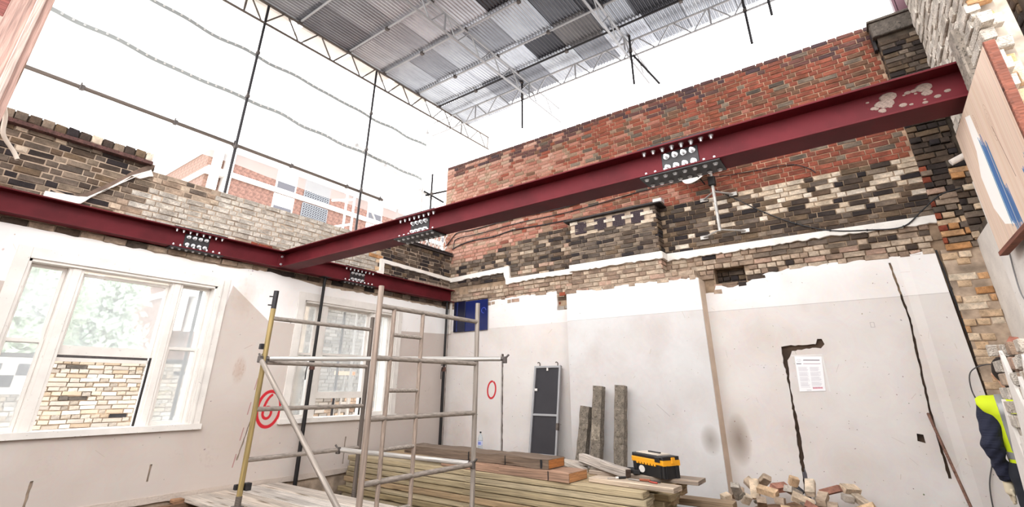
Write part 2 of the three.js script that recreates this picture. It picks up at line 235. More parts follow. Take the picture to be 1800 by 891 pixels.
// ---- left wall, with two windows
const WT = 2.5, WB = 0.74;                                           // head and sill of both windows
const W1 = [4.70, 6.64], W2 = [1.46, 3.36];
{
  const wall = structure('wall_left');
  const core = [bx(-0.35, -0.026, FLOOR, WB, -0.35, 9.2), bx(-0.35, -0.026, WB, WT, -0.35, W2[0]), bx(-0.35, -0.026, WB, WT, W2[1], W1[0]), bx(-0.35, -0.026, WB, WT, W1[1], 9.2), bx(-0.35, -0.026, WT, 2.9, -0.35, 9.2), bx(-0.35, 0.02, 2.9, 3.16, -0.35, 9.2),
    bx(-0.33, -0.006, 3.16, 3.85, -0.3, 9.2), bx(-0.33, -0.012, 3.86, 3.93, -0.3, 2.15), bx(-0.33, -0.012, 3.86, 3.92, 5.87, 9.2)];
  part('masonry', core, M.mortarPale, wall);
  part('bounce_render', [bx(-0.38, -0.35, FLOOR, WB, -0.35, 9.2), bx(-0.38, -0.35, WB, WT, -0.35, W2[0]), bx(-0.38, -0.35, WB, WT, W2[1], W1[0]), bx(-0.38, -0.35, WB, WT, W1[1], 9.2), bx(-0.38, -0.35, WT, 3.9, -0.35, 9.2)], M.whitePaint, wall);  // unseen white skin added outside to bounce neutral light onto the yard wall
  const r = rng(11), flip = (pts) => pts.map(([z, y, k]) => [-z, y, k]);
  const out = rag(flip([[0.0, -0.05], [0.0, 2.77, 1], [0.0, 2.77], [1.5, 2.78], [3.2, 2.76], [4.0, 2.84], [4.6, 2.79], [5.3, 2.8], [6.0, 2.82], [7.0, 2.82], [9.1, 2.82, 1], [9.1, -0.06]]), 0.012, 0.07, r);
  const holes = [W1, W2].map(([a, b]) => [[-a, WB], [-b, WB], [-b, WT], [-a, WT]].map((p) => new THREE.Vector2(...p)));
  // chases cut into the plaster
  for (const [z, y0, y1] of [[2.28, 0.06, 0.45], [4.98, 0.16, 0.34], [6.02, 0.06, 0.3]]) holes.push(rag([[-z - 0.012, y0], [-z + 0.012, y0], [-z + 0.012, y1], [-z - 0.012, y1]], 0.004, 0.04, r));
  for (const [z0, y0, z1, y1] of [[3.99, 0.28, 3.9, 0.75], [3.88, 1.0, 3.84, 1.2]]) holes.push(rag([[-z0, y0], [-z0 + 0.025, y0], [-z1 + 0.02, y1], [-z1, y1]], 0.006, 0.04, r));
  const tex = plasterCanvas(9.1, 2.95, '#c5b9b1', { u0: 0, v0: -0.1, seed: 21, upperColor: TOP,
    upper: (g, px, py, k) => { g.beginPath(); g.moveTo(px(0), py(2.9)); g.lineTo(px(9.1), py(2.9)); g.lineTo(px(9.1), py(2.25)); g.lineTo(px(4.55), py(2.2)); g.lineTo(px(4.5), py(2.55)); g.lineTo(px(3.9), py(2.12)); g.lineTo(px(3.4), py(2.12)); g.lineTo(px(0), py(2.25)); g.fill(); },
    marks: (g, px, py, k, r) => {
      soot(g, px(4.18), py(1.42), 0.1 * k, 0.2 * k, '150,105,80', 0.3); smear(g, px(4.18), py(1.42), 0.08 * k, 0.16 * k, '140,95,70', 0.1, r, 60); soot(g, px(4.3), py(2.4), 0.2 * k, 0.35 * k, '150,120,95', 0.2); smear(g, px(4.3), py(2.45), 0.25 * k, 0.3 * k, '140,110,85', 0.03, r, 60); smear(g, px(4.35), py(0.35), 0.12 * k, 0.14 * k, '150,125,110', 0.06, r, 50);
      for (let i = 0; i < 9; i++) smear(g, px(0.6 + r() * 5.5), py(r() * 0.5), 0.1 * k, 0.05 * k, '130,110,95', 0.05, r, 30);
      g.strokeStyle = 'rgba(140,70,70,0.55)'; g.lineWidth = 0.012 * k; for (let i = 0; i < 5; i++) { const y = 0.2 + 0.32 * i; g.beginPath(); g.moveTo(px(4.02 - i * 0.035), py(y)); g.lineTo(px(4.0 - i * 0.035), py(y + 0.16)); g.stroke(); }
      // the sprayed number
      g.lineCap = 'round'; g.strokeStyle = '#c2222c'; g.lineWidth = 0.042 * k; g.beginPath(); g.ellipse(px(3.655), py(0.905), 0.17 * k, 0.235 * k, 0, 0, 7); g.stroke();
      g.lineWidth = 0.036 * k; g.beginPath(); g.moveTo(px(3.64), py(1.09)); g.bezierCurveTo(px(3.7), py(1.05), px(3.74), py(0.95), px(3.735), py(0.84)); g.stroke(); g.beginPath(); g.ellipse(px(3.675), py(0.855), 0.062 * k, 0.075 * k, 0, 0, 7); g.stroke();
      smear(g, px(3.655), py(0.905), 0.22 * k, 0.28 * k, '200,60,60', 0.02, r, 60);
    } });
  tex.wrapS = THREE.RepeatWrapping;
  const pl = frameUV(toLeft(sheet(out, holes, 0.024)).translate(-0.024, 0, 0), 0, -0.1, 9.1, 2.95, 1, 'z');
  part('plaster', pl, std('#ffffff', 0.9, { map: tex, bumpMap: T.plasterBump, bumpScale: 0.004 }), wall);
  part('skirting', metres(toLeft(sheet(rag(flip([[0, -0.07], [0, 0.0, 1], [9.1, 0.0, 1], [9.1, -0.07]]), 0.006, 0.1, r), [], 0.014))), std('#c9bcb3', 0.95, { map: T.plain, bumpMap: T.plasterBump, bumpScale: 0.01 }), wall, 'rough bead of plaster along the foot of the wall');
  // bricks: strip under the beam, then the parapet
  const B = [];
  lay(B, O0, NZ, Y, X, -9.0, -0.02, 2.815, 2.9, (u, v, r) => (r() < 0.25 ? 'olive' : r() < 0.5 ? 'old' : 'stock'), { seed: 31, bond: 'stretcher', proud: 0.0, course: 0.0825, rough: 0.006 });
  const bare = (z, y) => { const p = [[9, 3.3], [6.3, 3.3], [5.78, 3.63], [5.2, 3.6], [5.0, 3.64], [4.88, 3.9], [4.6, 3.95]]; for (let i = 0; i < p.length - 1; i++) if (z <= p[i][0] && z > p[i + 1][0]) return y > lerp(p[i][1], p[i + 1][1], (p[i][0] - z) / (p[i][0] - p[i + 1][0])); return false; };
  lay(B, O0, NZ, Y, X, -9.0, 0.0, 3.16, 3.93, (u, v, r) => {
    const z = -u; if (z > 5.86) return v > 3.92 ? null : v < 3.4 - 0.0 && z < 6.1 ? 'old' : r() < 0.1 ? 'pale' : r() < 0.5 ? 'olive' : 'stock';
    if (z > 2.18) { if (v > 3.86 - 0.02 * Math.sin(z * 9)) return null; if (z > 4.95 && v > 3.79 && z < 5.02) return null; if (z > 3.9 && z < 4.5 && v < 3.22) return r() < 0.3 ? 'quoinred' : r() < 0.4 ? 'olive' : null; return bare(z, v) ? (r() < 0.6 ? 'old' : 'olive') : 'wash'; }
    if (z > 1.9) return r() < 0.45 ? 'quoin' : r() < 0.5 ? 'wash' : 'stock';
    return r() < 0.25 ? 'olive' : 'stock';
  }, { seed: 33, proud: 0.004, rough: 0.006, bond: 'flemish' });
  raise(wall, B);
  // overhanging brick-on-edge top of the high part, with a plain string course below
  const cop = structure('trim_1', 'coping of bricks on edge over the dark parapet'), C = [];
  lay(C, V(0.06, 0, 0), NZ, Y, X, -9.0, -5.86, 3.945, 4.06, (u, v, r) => (r() < 0.12 ? 'pale' : r() < 0.6 ? 'olive' : 'stock'), { bond: 'header', seed: 41, course: 0.115, proud: 0.02, rough: 0.01 });
  raise(cop, C); part('bedding', bx(-0.33, 0.04, 3.92, 4.05, 5.87, 9.1), M.mortarDark, cop); part('string_course', cb(-0.33, 0.095, 3.9, 3.945, 5.85, 9.1, 0.006), std('#6a4a47', 0.9, { map: T.stone }), cop, 'dark red-brown projecting tile course');
  // white mortar fillets
  const t2 = structure('trim_2', 'white mortar fillet climbing the parapet'), r2 = rng(77);
  const q = flip([[6.72, 3.17], [6.72, 3.245, 1], [6.44, 3.27, 1], [6.36, 3.29, 1], [5.84, 3.845, 1], [5.80, 3.77], [5.93, 3.69], [6.02, 3.7], [6.12, 3.55], [6.3, 3.33], [6.4, 3.2], [6.48, 3.17]]);
  part('fillet', metres(toLeft(sheet(rag(q, 0.008, 0.05, r2), [], 0.045, 0.004))), M.whiteTrim, t2);
  part('render_edge', metres(toLeft(sheet(rag(flip([[6.5, 3.28], [6.38, 3.34], [5.86, 3.93], [5.80, 3.93], [5.84, 3.84], [6.36, 3.285]]), 0.008, 0.06, r2), [], 0.03))), std('#857269', 0.95, { map: T.mortar }), t2, 'grey mortar band along the upper edge');
  const t3 = structure('trim_3', 'white mortar fillet around the dark brick corner of the parapet');
  part('fillet', metres(toLeft(sheet(rag(flip([[2.05, 3.16], [2.05, 3.22, 1], [1.98, 3.24, 1], [1.98, 3.47, 1], [0.05, 3.43, 1], [0.05, 3.36], [1.0, 3.39], [1.9, 3.4], [1.9, 3.16, 1]]), 0.008, 0.06, r2), [], 0.05, 0.004))), M.whiteTrim, t3);
  part('ledge', cb(0.0, 0.09, 3.175, 3.225, 0.1, 1.25, 0.006), std('#b39f93', 0.9, { map: T.stone }), t3, 'pale stone ledge');
  const cap = structure('trim_4', 'dark slate capping on the low parapet'); part('slate', cb(-0.36, 0.05, 3.93, 3.965, -0.3, 2.15, 0.004), M.slate, cap); part('slate', cb(-0.36, 0.03, 3.985, 4.01, -0.3, 1.5, 0.004), M.slate, cap); part('bedding', bx(-0.34, 0.0, 3.96, 3.99, -0.3, 1.9), M.mortarDark, cap);
}

// ---- windows
const pane = new THREE.MeshPhysicalMaterial({ color: '#f4f7f8', roughness: 0.0, transmission: 0.74, thickness: 0, ior: 1.45 });
function windowFrame(name, [za, zb], m1, m2, sideRail, centre, label) {
  const w = structure(name, label), P = M.whitePaint, xo = -0.10, box = (n, z0, z1, y0, y1, x0, x1, lab) => part(n, cb(x0, x1, y0, y1, z0, z1, 0.004), P, w, lab);
  // architrave round the opening, sill, box frame
  box('architrave', za - 0.15, za + 0.0, WB - 0.05, WT + 0.12, 0.0, 0.022); box('architrave', zb, zb + 0.12, WB - 0.05, WT + 0.12, 0.0, 0.022); box('architrave', za, zb, WT, WT + 0.12, 0.0, 0.022); box('architrave', za - 0.06, za - 0.03, WB - 0.05, WT + 0.1, 0.022, 0.036);
  box('sill', za - 0.17, zb + 0.14, WB - 0.045, WB + 0.02, -0.2, 0.05); box('jamb_lining', za - 0.005, za + 0.03, WB, WT, -0.3, 0.0); box('jamb_lining', zb - 0.03, zb + 0.005, WB, WT, -0.3, 0.0); box('head_lining', za, zb, WT - 0.03, WT + 0.005, -0.3, 0.0);
  for (const [z0, z1] of [m1, m2]) { box('mullion', z0, z1, WB, WT, xo - 0.12, xo + 0.055); box('mullion_bead', z0 + 0.03, z1 - 0.03, WB + 0.02, WT - 0.02, xo + 0.055, xo + 0.068); }
  const sash = (z0, z1, y0, y1, x, gl = true, bot = 0.06, top = 0.035) => {
    const s = part('sash', [cb(x - 0.02, x + 0.02, y0, y0 + bot, z0, z1, 0.004), cb(x - 0.02, x + 0.02, y1 - top, y1, z0, z1, 0.004), cb(x - 0.019, x + 0.019, y0 + bot - 0.004, y1 - top + 0.004, z0, z0 + 0.035, 0.004), cb(x - 0.019, x + 0.019, y0 + bot - 0.004, y1 - top + 0.004, z1 - 0.035, z1, 0.004)], P, w);
    if (gl) part('pane', bx(x - 0.002, x + 0.002, y0 + bot, y1 - top, z0 + 0.035, z1 - 0.035), pane, s);
  };
  for (const [z0, z1] of [[za + 0.03, m1[0]], [m2[1], zb - 0.03]]) { sash(z0, z1, sideRail - 0.02, WT - 0.03, xo - 0.05, true, 0.045); sash(z0, z1, WB - 0.005, sideRail + 0.025, xo, true, 0.07); }
  centre(sash, w, xo, m1[1], m2[0]);
}
windowFrame('window_1', W1, [5.10, 5.23], [6.14, 6.28], 1.65, (sash, w, x, z0, z1) => { sash(z0, z1, 1.53, 2.44, x - 0.05, true, 0.10); part('parting_bead', cb(x - 0.02, x + 0.01, WB + 0.02, 1.53, z0, z0 + 0.02, 0.003), M.blackIron, w, 'dark worn sash channel'); part('parting_bead', cb(x - 0.08, x - 0.03, 1.46, 1.5, z0, z1, 0.003), M.whitePaint, w); }, 'three-light white sash window, centre sash slid up');
windowFrame('window_2', W2, [1.84, 1.99], [2.89, 3.03], 1.68, (sash, w, x, z0, z1) => { sash(z0, z1, 1.66, WT - 0.03, x - 0.05, true, 0.05); sash(z0, z1, 1.03, 1.72, x, true, 0.10); part('parting_bead', cb(x - 0.02, x + 0.01, WB + 0.02, 1.03, z0, z0 + 0.02, 0.003), M.blackIron, w, 'dark worn sash channel'); }, 'three-light white sash window behind the scaffold tower');

// ---- back wall: lower plaster, a band of old brick, dark stock brick, red brick parapet
{
  const wall = structure('wall_back');
  part('masonry_core', bx(-0.29, 8.9, FLOOR, 2.3, -0.36, -0.03), M.chaseDark, wall);
  part('masonry', [bx(-0.29, 5.5, 2.3, 2.92, -0.36, -0.03), bx(5.93, 8.9, 2.3, 2.92, -0.36, -0.03), bx(5.5, 5.93, 2.3, 2.68, -0.36, -0.03), bx(5.5, 5.93, 2.3, 2.92, -0.36, -0.25), bx(-0.29, 8.9, 2.92, 4.1, -0.36, -0.012)], M.mortar, wall);
  const old = [], r = rng(3);
  // pocket cut for a joist
  const hole2 = (u, v) => u > 5.47 && u < 5.96 && v > 2.66 && v < 2.91;
  lay(old, O0, X, Y, Z, 0.0, 8.12, 2.52, 3.21, (u, v, r) => (v < (u < 3 ? 2.78 : u > 5.42 && u < 6.1 ? 2.5 : 2.72) || hole2(u, v) || (u > 0.35 && u < 0.47 && v > 3.02 && v < 3.1) ? null : u > 2.9 && u < 5.35 && v < 2.85 ? null : r() < 0.1 && u > 5 ? 'stock' : u > 5.9 && v > 2.95 ? (r() < 0.45 ? 'old' : 'olive') : 'old'), { seed: 51, bond: 'rough', proud: 0.01, rough: 0.008 });
  lay(old, V(0, 0, -0.2), X, Y, Z, 5.45, 5.98, 2.66, 2.93, (u, v, r) => (r() < 0.5 ? 'stock' : 'olive'), { seed: 52, bond: 'rough' });
  raise(wall, old);
  // plaster of the two alcoves, with the chases cut out of it
  const left = rag([[0.02, FLOOR, 1], [0.02, 2.8], [0.9, 2.84], [1.8, 2.86], [2.7, 2.87], [2.7, 2.52, 1], [3.0, 2.52, 1], [3.0, FLOOR, 1]], 0.012, 0.06, r);
  const chase1 = rag([[1.432, -0.1], [1.482, -0.1], [1.478, 1.68], [1.496, 1.72], [1.484, 1.8], [1.432, 1.8], [1.418, 1.72], [1.434, 1.68]], 0.005, 0.05, r);
  const tl = plasterCanvas(3.1, 3.3, COAT, { u0: 0, v0: -0.4, seed: 61, specks: 90, upperColor: TOP, upper: (g, px, py, k) => { g.fillRect(px(0), py(2.95), 3.1 * k, 0.65 * k); },
    marks: (g, px, py, k, r) => {
      g.lineCap = 'round'; g.strokeStyle = '#c8343a'; g.lineWidth = 0.035 * k; g.beginPath(); g.ellipse(px(1.21), py(1.16), 0.095 * k, 0.15 * k, 0.12, -1.2, 4.7); g.stroke(); smear(g, px(1.17), py(1.05), 0.08 * k, 0.1 * k, '205,80,80', 0.03, r, 30); smear(g, px(1.21), py(1.16), 0.02 * k, 0.02 * k, '190,170,60', 0.15, r, 12);
      for (let i = 0; i < 26; i++) smear(g, px(0.1 + 0.55 * r()), py(0.9 + 1.1 * r()), 0.03 * k, 0.06 * k, '90,80,72', 0.05, r, 12);
      smear(g, px(0.3), py(0.3), 0.3 * k, 0.5 * k, '120,105,95', 0.02, r, 60);
    } });
  const coat = (t) => std('#ffffff', 0.9, { map: t, bumpMap: T.plasterBump, bumpScale: 0.004 });
  part('plaster', frameUV(sheet(left, [chase1], 0.042).translate(0, 0, -0.03), 0, -0.4, 3.1, 3.3), coat(tl), wall, 'plaster of the left alcove');
  const right = rag([[5.332, FLOOR, 1], [5.332, 2.55], [5.46, 2.55], [5.5, 2.65], [5.74, 2.6], [5.95, 2.65], [6.2, 2.75], [6.6, 2.78], [7.62, 2.77], [7.64, 2.0, 1], [7.59, 2.0, 1]].slice(0, 9).concat([[8.1, 2.79, 1], [8.15, FLOOR, 1]]), 0.014, 0.06, r);
  const chase2 = rag([[6.155, -0.2], [6.24, -0.2], [6.225, 0.3], [6.245, 0.65], [6.235, 1.2], [6.265, 1.55], [6.34, 1.67], [6.62, 1.70], [6.68, 1.69], [6.73, 1.74], [6.71, 1.81], [6.66, 1.81], [6.63, 1.745], [6.3, 1.74], [6.22, 1.73], [6.21, 1.64], [6.22, 1.2], [6.195, 0.6]], 0.008, 0.04, r);
  const chase3 = rag([[7.60, 0.28], [7.628, 0.28], [7.622, 1.0], [7.684, 2.0], [7.645, 2.7], [7.622, 2.7], [7.66, 2.0], [7.6, 1.0]], 0.005, 0.05, r);
  const pock = rag([[7.42, 0.64], [7.49, 0.62], [7.49, 0.71], [7.43, 0.72]], 0.004, 0.04, r);
  const tr = plasterCanvas(2.9, 3.3, COAT, { u0: 5.3, v0: -0.4, seed: 71, specks: 150, upperColor: TOP, upper: (g, px, py, k) => { g.fillRect(px(5.3), py(2.95), 2.9 * k, 0.68 * k); },
    marks: (g, px, py, k, r) => {
      soot(g, px(5.5), py(0.55), 0.16 * k, 0.34 * k, '92,74,58', 0.55); smear(g, px(5.9), py(1.5), 0.1 * k, 0.015 * k, '150,135,122', 0.25, r, 20); smear(g, px(5.95), py(0.22), 0.03 * k, 0.02 * k, '80,70,60', 0.3, r, 20); g.strokeStyle = 'rgba(120,110,105,0.35)'; g.lineWidth = 0.006 * k; g.strokeRect(px(7.27), py(1.98), 0.04 * k, 0.06 * k); g.beginPath(); g.moveTo(px(5.3), py(2.27)); g.lineTo(px(8.2), py(2.27)); g.stroke();
      for (const [x, y] of [[5.5, 2.27], [5.95, 2.29], [6.3, 2.26], [7.75, 2.27], [7.62, 1.35], [7.52, 0.95], [7.75, 0.9], [6.1, 1.45], [7.9, 1.1], [7.75, 0.35], [7.2, 0.1], [6.9, 0.6]]) smear(g, px(x), py(y), 0.02 * k, 0.014 * k, '70,55,48', 0.4, r, 8);
      g.fillStyle = 'rgba(246,243,240,0.25)'; g.fillRect(px(7.72), py(2.76), 0.1 * k, 3.1 * k);
    } });
  part('plaster', frameUV(sheet(right, [chase2, chase3, pock], 0.042).translate(0, 0, -0.03), 5.3, -0.4, 2.9, 3.3), coat(tr), wall, 'plaster of the right alcove');
  // pieces of conduit left in the right-hand chase
  part('conduit', [rod(V(6.2, -0.3, 0.0), V(6.195, 0.22, -0.005), 0.011), rod(V(6.225, -0.3, 0.0), V(6.215, 0.26, -0.008), 0.009)], std('#6d6a70', 0.5, { metalness: 0.3 }), wall, 'grey conduit ends in the chase');

  // white mortar fillets that mark the old roof line
  const rr = rng(9), fil = (n, pts, z, lab) => { const t = structure(n, lab); part('fillet', metres(sheet(rag(pts, 0.014, 0.05, rr), [], 0.05, 0.005).translate(0, 0, z)), M.whiteTrim, t); };
  fil('trim_5', [[0.0, 3.43, 1], [1.62, 3.485, 1], [1.64, 3.235, 1], [3.17, 3.24, 1], [3.17, 3.15], [2.4, 3.16], [1.55, 3.13], [1.5, 3.38], [0.02, 3.35]], 0.0, 'stepped white fillet on the left alcove');
  fil('trim_6', [[4.79, 3.24, 1], [8.22, 3.22, 1], [8.2, 3.12], [7.0, 3.15], [5.5, 3.13], [4.79, 3.13]], 0.0, 'long white fillet on the right alcove');
  fil('trim_7', [[3.15, 3.235, 1], [4.82, 3.235, 1], [4.82, 3.13], [4.0, 3.13], [3.15, 3.12]], 0.245, 'white fillet across the chimney breast');
  { const t = structure('trim_8', 'white fillet on the return of the chimney breast'); part('fillet', cb(4.78, 4.835, 3.13, 3.235, 0.02, 0.29, 0.005), M.whiteTrim, t); }

  // dark stock brick above the fillets
  const mid = structure('wall_back_middle'), D = [];
  const low = (u) => (u < 3 ? lerp(3.66, 4.08, clamp(u / 2.6, 0, 1)) : 4.09);      // where the red brick begins
  lay(D, O0, X, Y, Z, -0.05, 8.24, 3.22, 4.1, (u, v, r) => {
    if (v > low(u) || (u > 3.2 && u < 4.76)) return null;
    if (u > 5.5) { const p = v > 3.55 ? 0.32 + 0.14 * (u > 6.2 ? 1 : 0) : 0.1; return r() < p ? 'pale' : r() < 0.22 ? 'olive' : 'stock'; }
    return u < 3.2 ? (r() < 0.16 ? 'old' : r() < 0.5 ? 'olive' : 'stock') : r() < 0.06 ? 'pale' : r() < 0.3 ? 'olive' : 'stock';
  }, { seed: 81, rough: 0.005 });
  part('mortar_bed', bx(-0.29, 8.3, 3.2, 4.1, -0.03, -0.01), M.mortar, mid);
  raise(mid, D);
  const up = structure('wall_back_upper'), R = [];
  lay(R, O0, X, Y, Z, -0.28, 8.2, 3.606, 6.225, (u, v, r) => (v < low(u) ? null : v < 4.1 && u > 3.1 && u < 4.8 ? null : u < 0 && v < 3.95 ? null : v > 6.14 ? 'soot' : v > 5.9 + 0.12 * Math.sin(u * 2.1) && r() < 0.5 ? 'soot' : r() < 1.25 - u / 3.6 ? (r() < 0.75 - u / 5 ? 'flarepink' : 'pink') : r() < 0.1 ? 'olive' : r() < 0.55 - u / 12 ? 'pink' : 'red'), { seed: 91, rough: 0.003, proud: 0.004 });  // bricks paler pink towards the left corner: sky flare put into their colour
  part('masonry', bx(-0.29, 8.25, 4.05, 6.2, -0.36, -0.008), std('#cdae98', 0.95, { map: T.mortar }), up);
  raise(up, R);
}

// ---- chimney breast
{
  const ch = structure('wall_chimney', 'chimney breast on the back wall'), C = [];
  part('masonry', [bx(3.18, 4.78, 2.86, 4.05, -0.02, 0.238), bx(3.09, 5.31, FLOOR, 2.78, -0.02, 0.275), bx(3.12, 5.28, 2.78, 2.875, -0.02, 0.285)], M.mortarPale, ch);
  const vents = [3.39, 3.78, 4.13, 4.47];
  lay(C, V(0, 0, 0.25), X, Y, Z, 3.17, 4.79, 2.89, 4.05, (u, v, r) => (v > 3.79 && v < 4.03 && vents.some((c) => Math.abs(u - c) < 0.13) ? null : v < 3.15 ? 'old' : v > 3.79 ? (r() < 0.7 ? 'pale' : 'olive') : r() < 0.15 ? 'stock' : 'olive'), { seed: 101, course: 0.0725, bond: 'flemish' });
  lay(C, V(0, 0, 0.29), X, Y, Z, 3.04, 5.3, 2.725, 2.885, (u, v, r) => 'old', { seed: 102, course: 0.078, bond: 'rough', rough: 0.007 });
  lay(C, V(4.79, 0, 0), NZ, Y, X, -0.25, 0.0, 2.89, 4.05, (u, v, r) => (v < 3.15 ? 'old' : 'stock'), { seed: 103, bond: 'stretcher' });
  raise(ch, C);
  const grid = std('#4a3a40', 0.7);
  for (const c of vents) {                                           // terracotta air bricks, five bars each way
    const g = [bx(c - 0.11, c + 0.11, 3.80, 4.015, 0.235, 0.243)];
    for (let i = 0; i < 7; i++) { g.push(bx(c - 0.11 + i * 0.035 - 0.004, c - 0.11 + i * 0.035 + 0.012, 3.80, 4.015, 0.243, 0.256), bx(c - 0.11, c + 0.11, 3.80 + i * 0.033, 3.814 + i * 0.033, 0.243, 0.256)); }
    part('air_brick', g, grid, ch, 'dark purple-brown grille brick');
  }
  part('slate_cap', [cb(3.08, 4.9, 4.05, 4.075, -0.0, 0.33, 0.004), cb(3.12, 4.86, 4.075, 4.095, -0.0, 0.3, 0.004)], M.slate, ch, 'thin dark slate capping');
  part('lead_corner', cb(4.78, 4.93, 4.06, 4.13, 0.16, 0.33, 0.01), std('#b9b4b2', 0.5, { metalness: 0.4 }), ch, 'grey lead dressed over the corner');
  const r = rng(8), face = rag([[3.07, FLOOR, 1], [3.07, 2.79], [3.6, 2.76], [4.4, 2.77], [5.33, 2.745, 1], [5.335, FLOOR, 1]], 0.01, 0.06, r);
  const t = plasterCanvas(2.4, 3.3, '#d0cecd', { u0: 2.98, v0: -0.4, seed: 111, specks: 60, scratches: 14, upperColor: TOP, upper: (g, px, py, k) => { g.fillRect(px(2.9), py(2.95), 2.5 * k, 0.68 * k); }, marks: (g, px, py, k, r) => { soot(g, px(5.2), py(0.55), 0.14 * k, 0.2 * k, '105,92,80', 0.5); g.strokeStyle = 'rgba(120,110,105,0.4)'; g.lineWidth = 0.006 * k; g.beginPath(); g.moveTo(px(2.9), py(2.27)); g.lineTo(px(5.4), py(2.27)); g.moveTo(px(4.5), py(0.98)); g.lineTo(px(4.68), py(0.82)); g.stroke(); } });
  part('plaster', frameUV(sheet(face, [], 0.025).translate(0, 0, 0.275), 2.98, -0.4, 2.4, 3.3), std('#ffffff', 0.9, { map: t, bumpMap: T.plasterBump, bumpScale: 0.004 }), ch);
  part('plaster_return', metres(bx(5.31, 5.335, FLOOR, 2.74, -0.03, 0.275)), std('#d8c4b2', 0.9, { map: T.plain, bumpMap: T.plasterBump, bumpScale: 0.005 }), ch, 'bare beige plaster on the side of the breast');
  // splayed pocket at the left edge of the breast, where a joist sat
  const pk = structure('wall_pocket', 'small broken brick pocket in the plaster'), K = []; lay(K, V(0, 0, -0.02), X, Y, Z, 2.7, 3.0, 2.53, 2.86, (u, v, r) => (v > 2.62 ? (r() < 0.3 ? null : r() < 0.6 ? 'quoinred' : 'stock') : 'hazy'), { seed: 121, bond: 'rough', rough: 0.02 }); raise(pk, K);
}

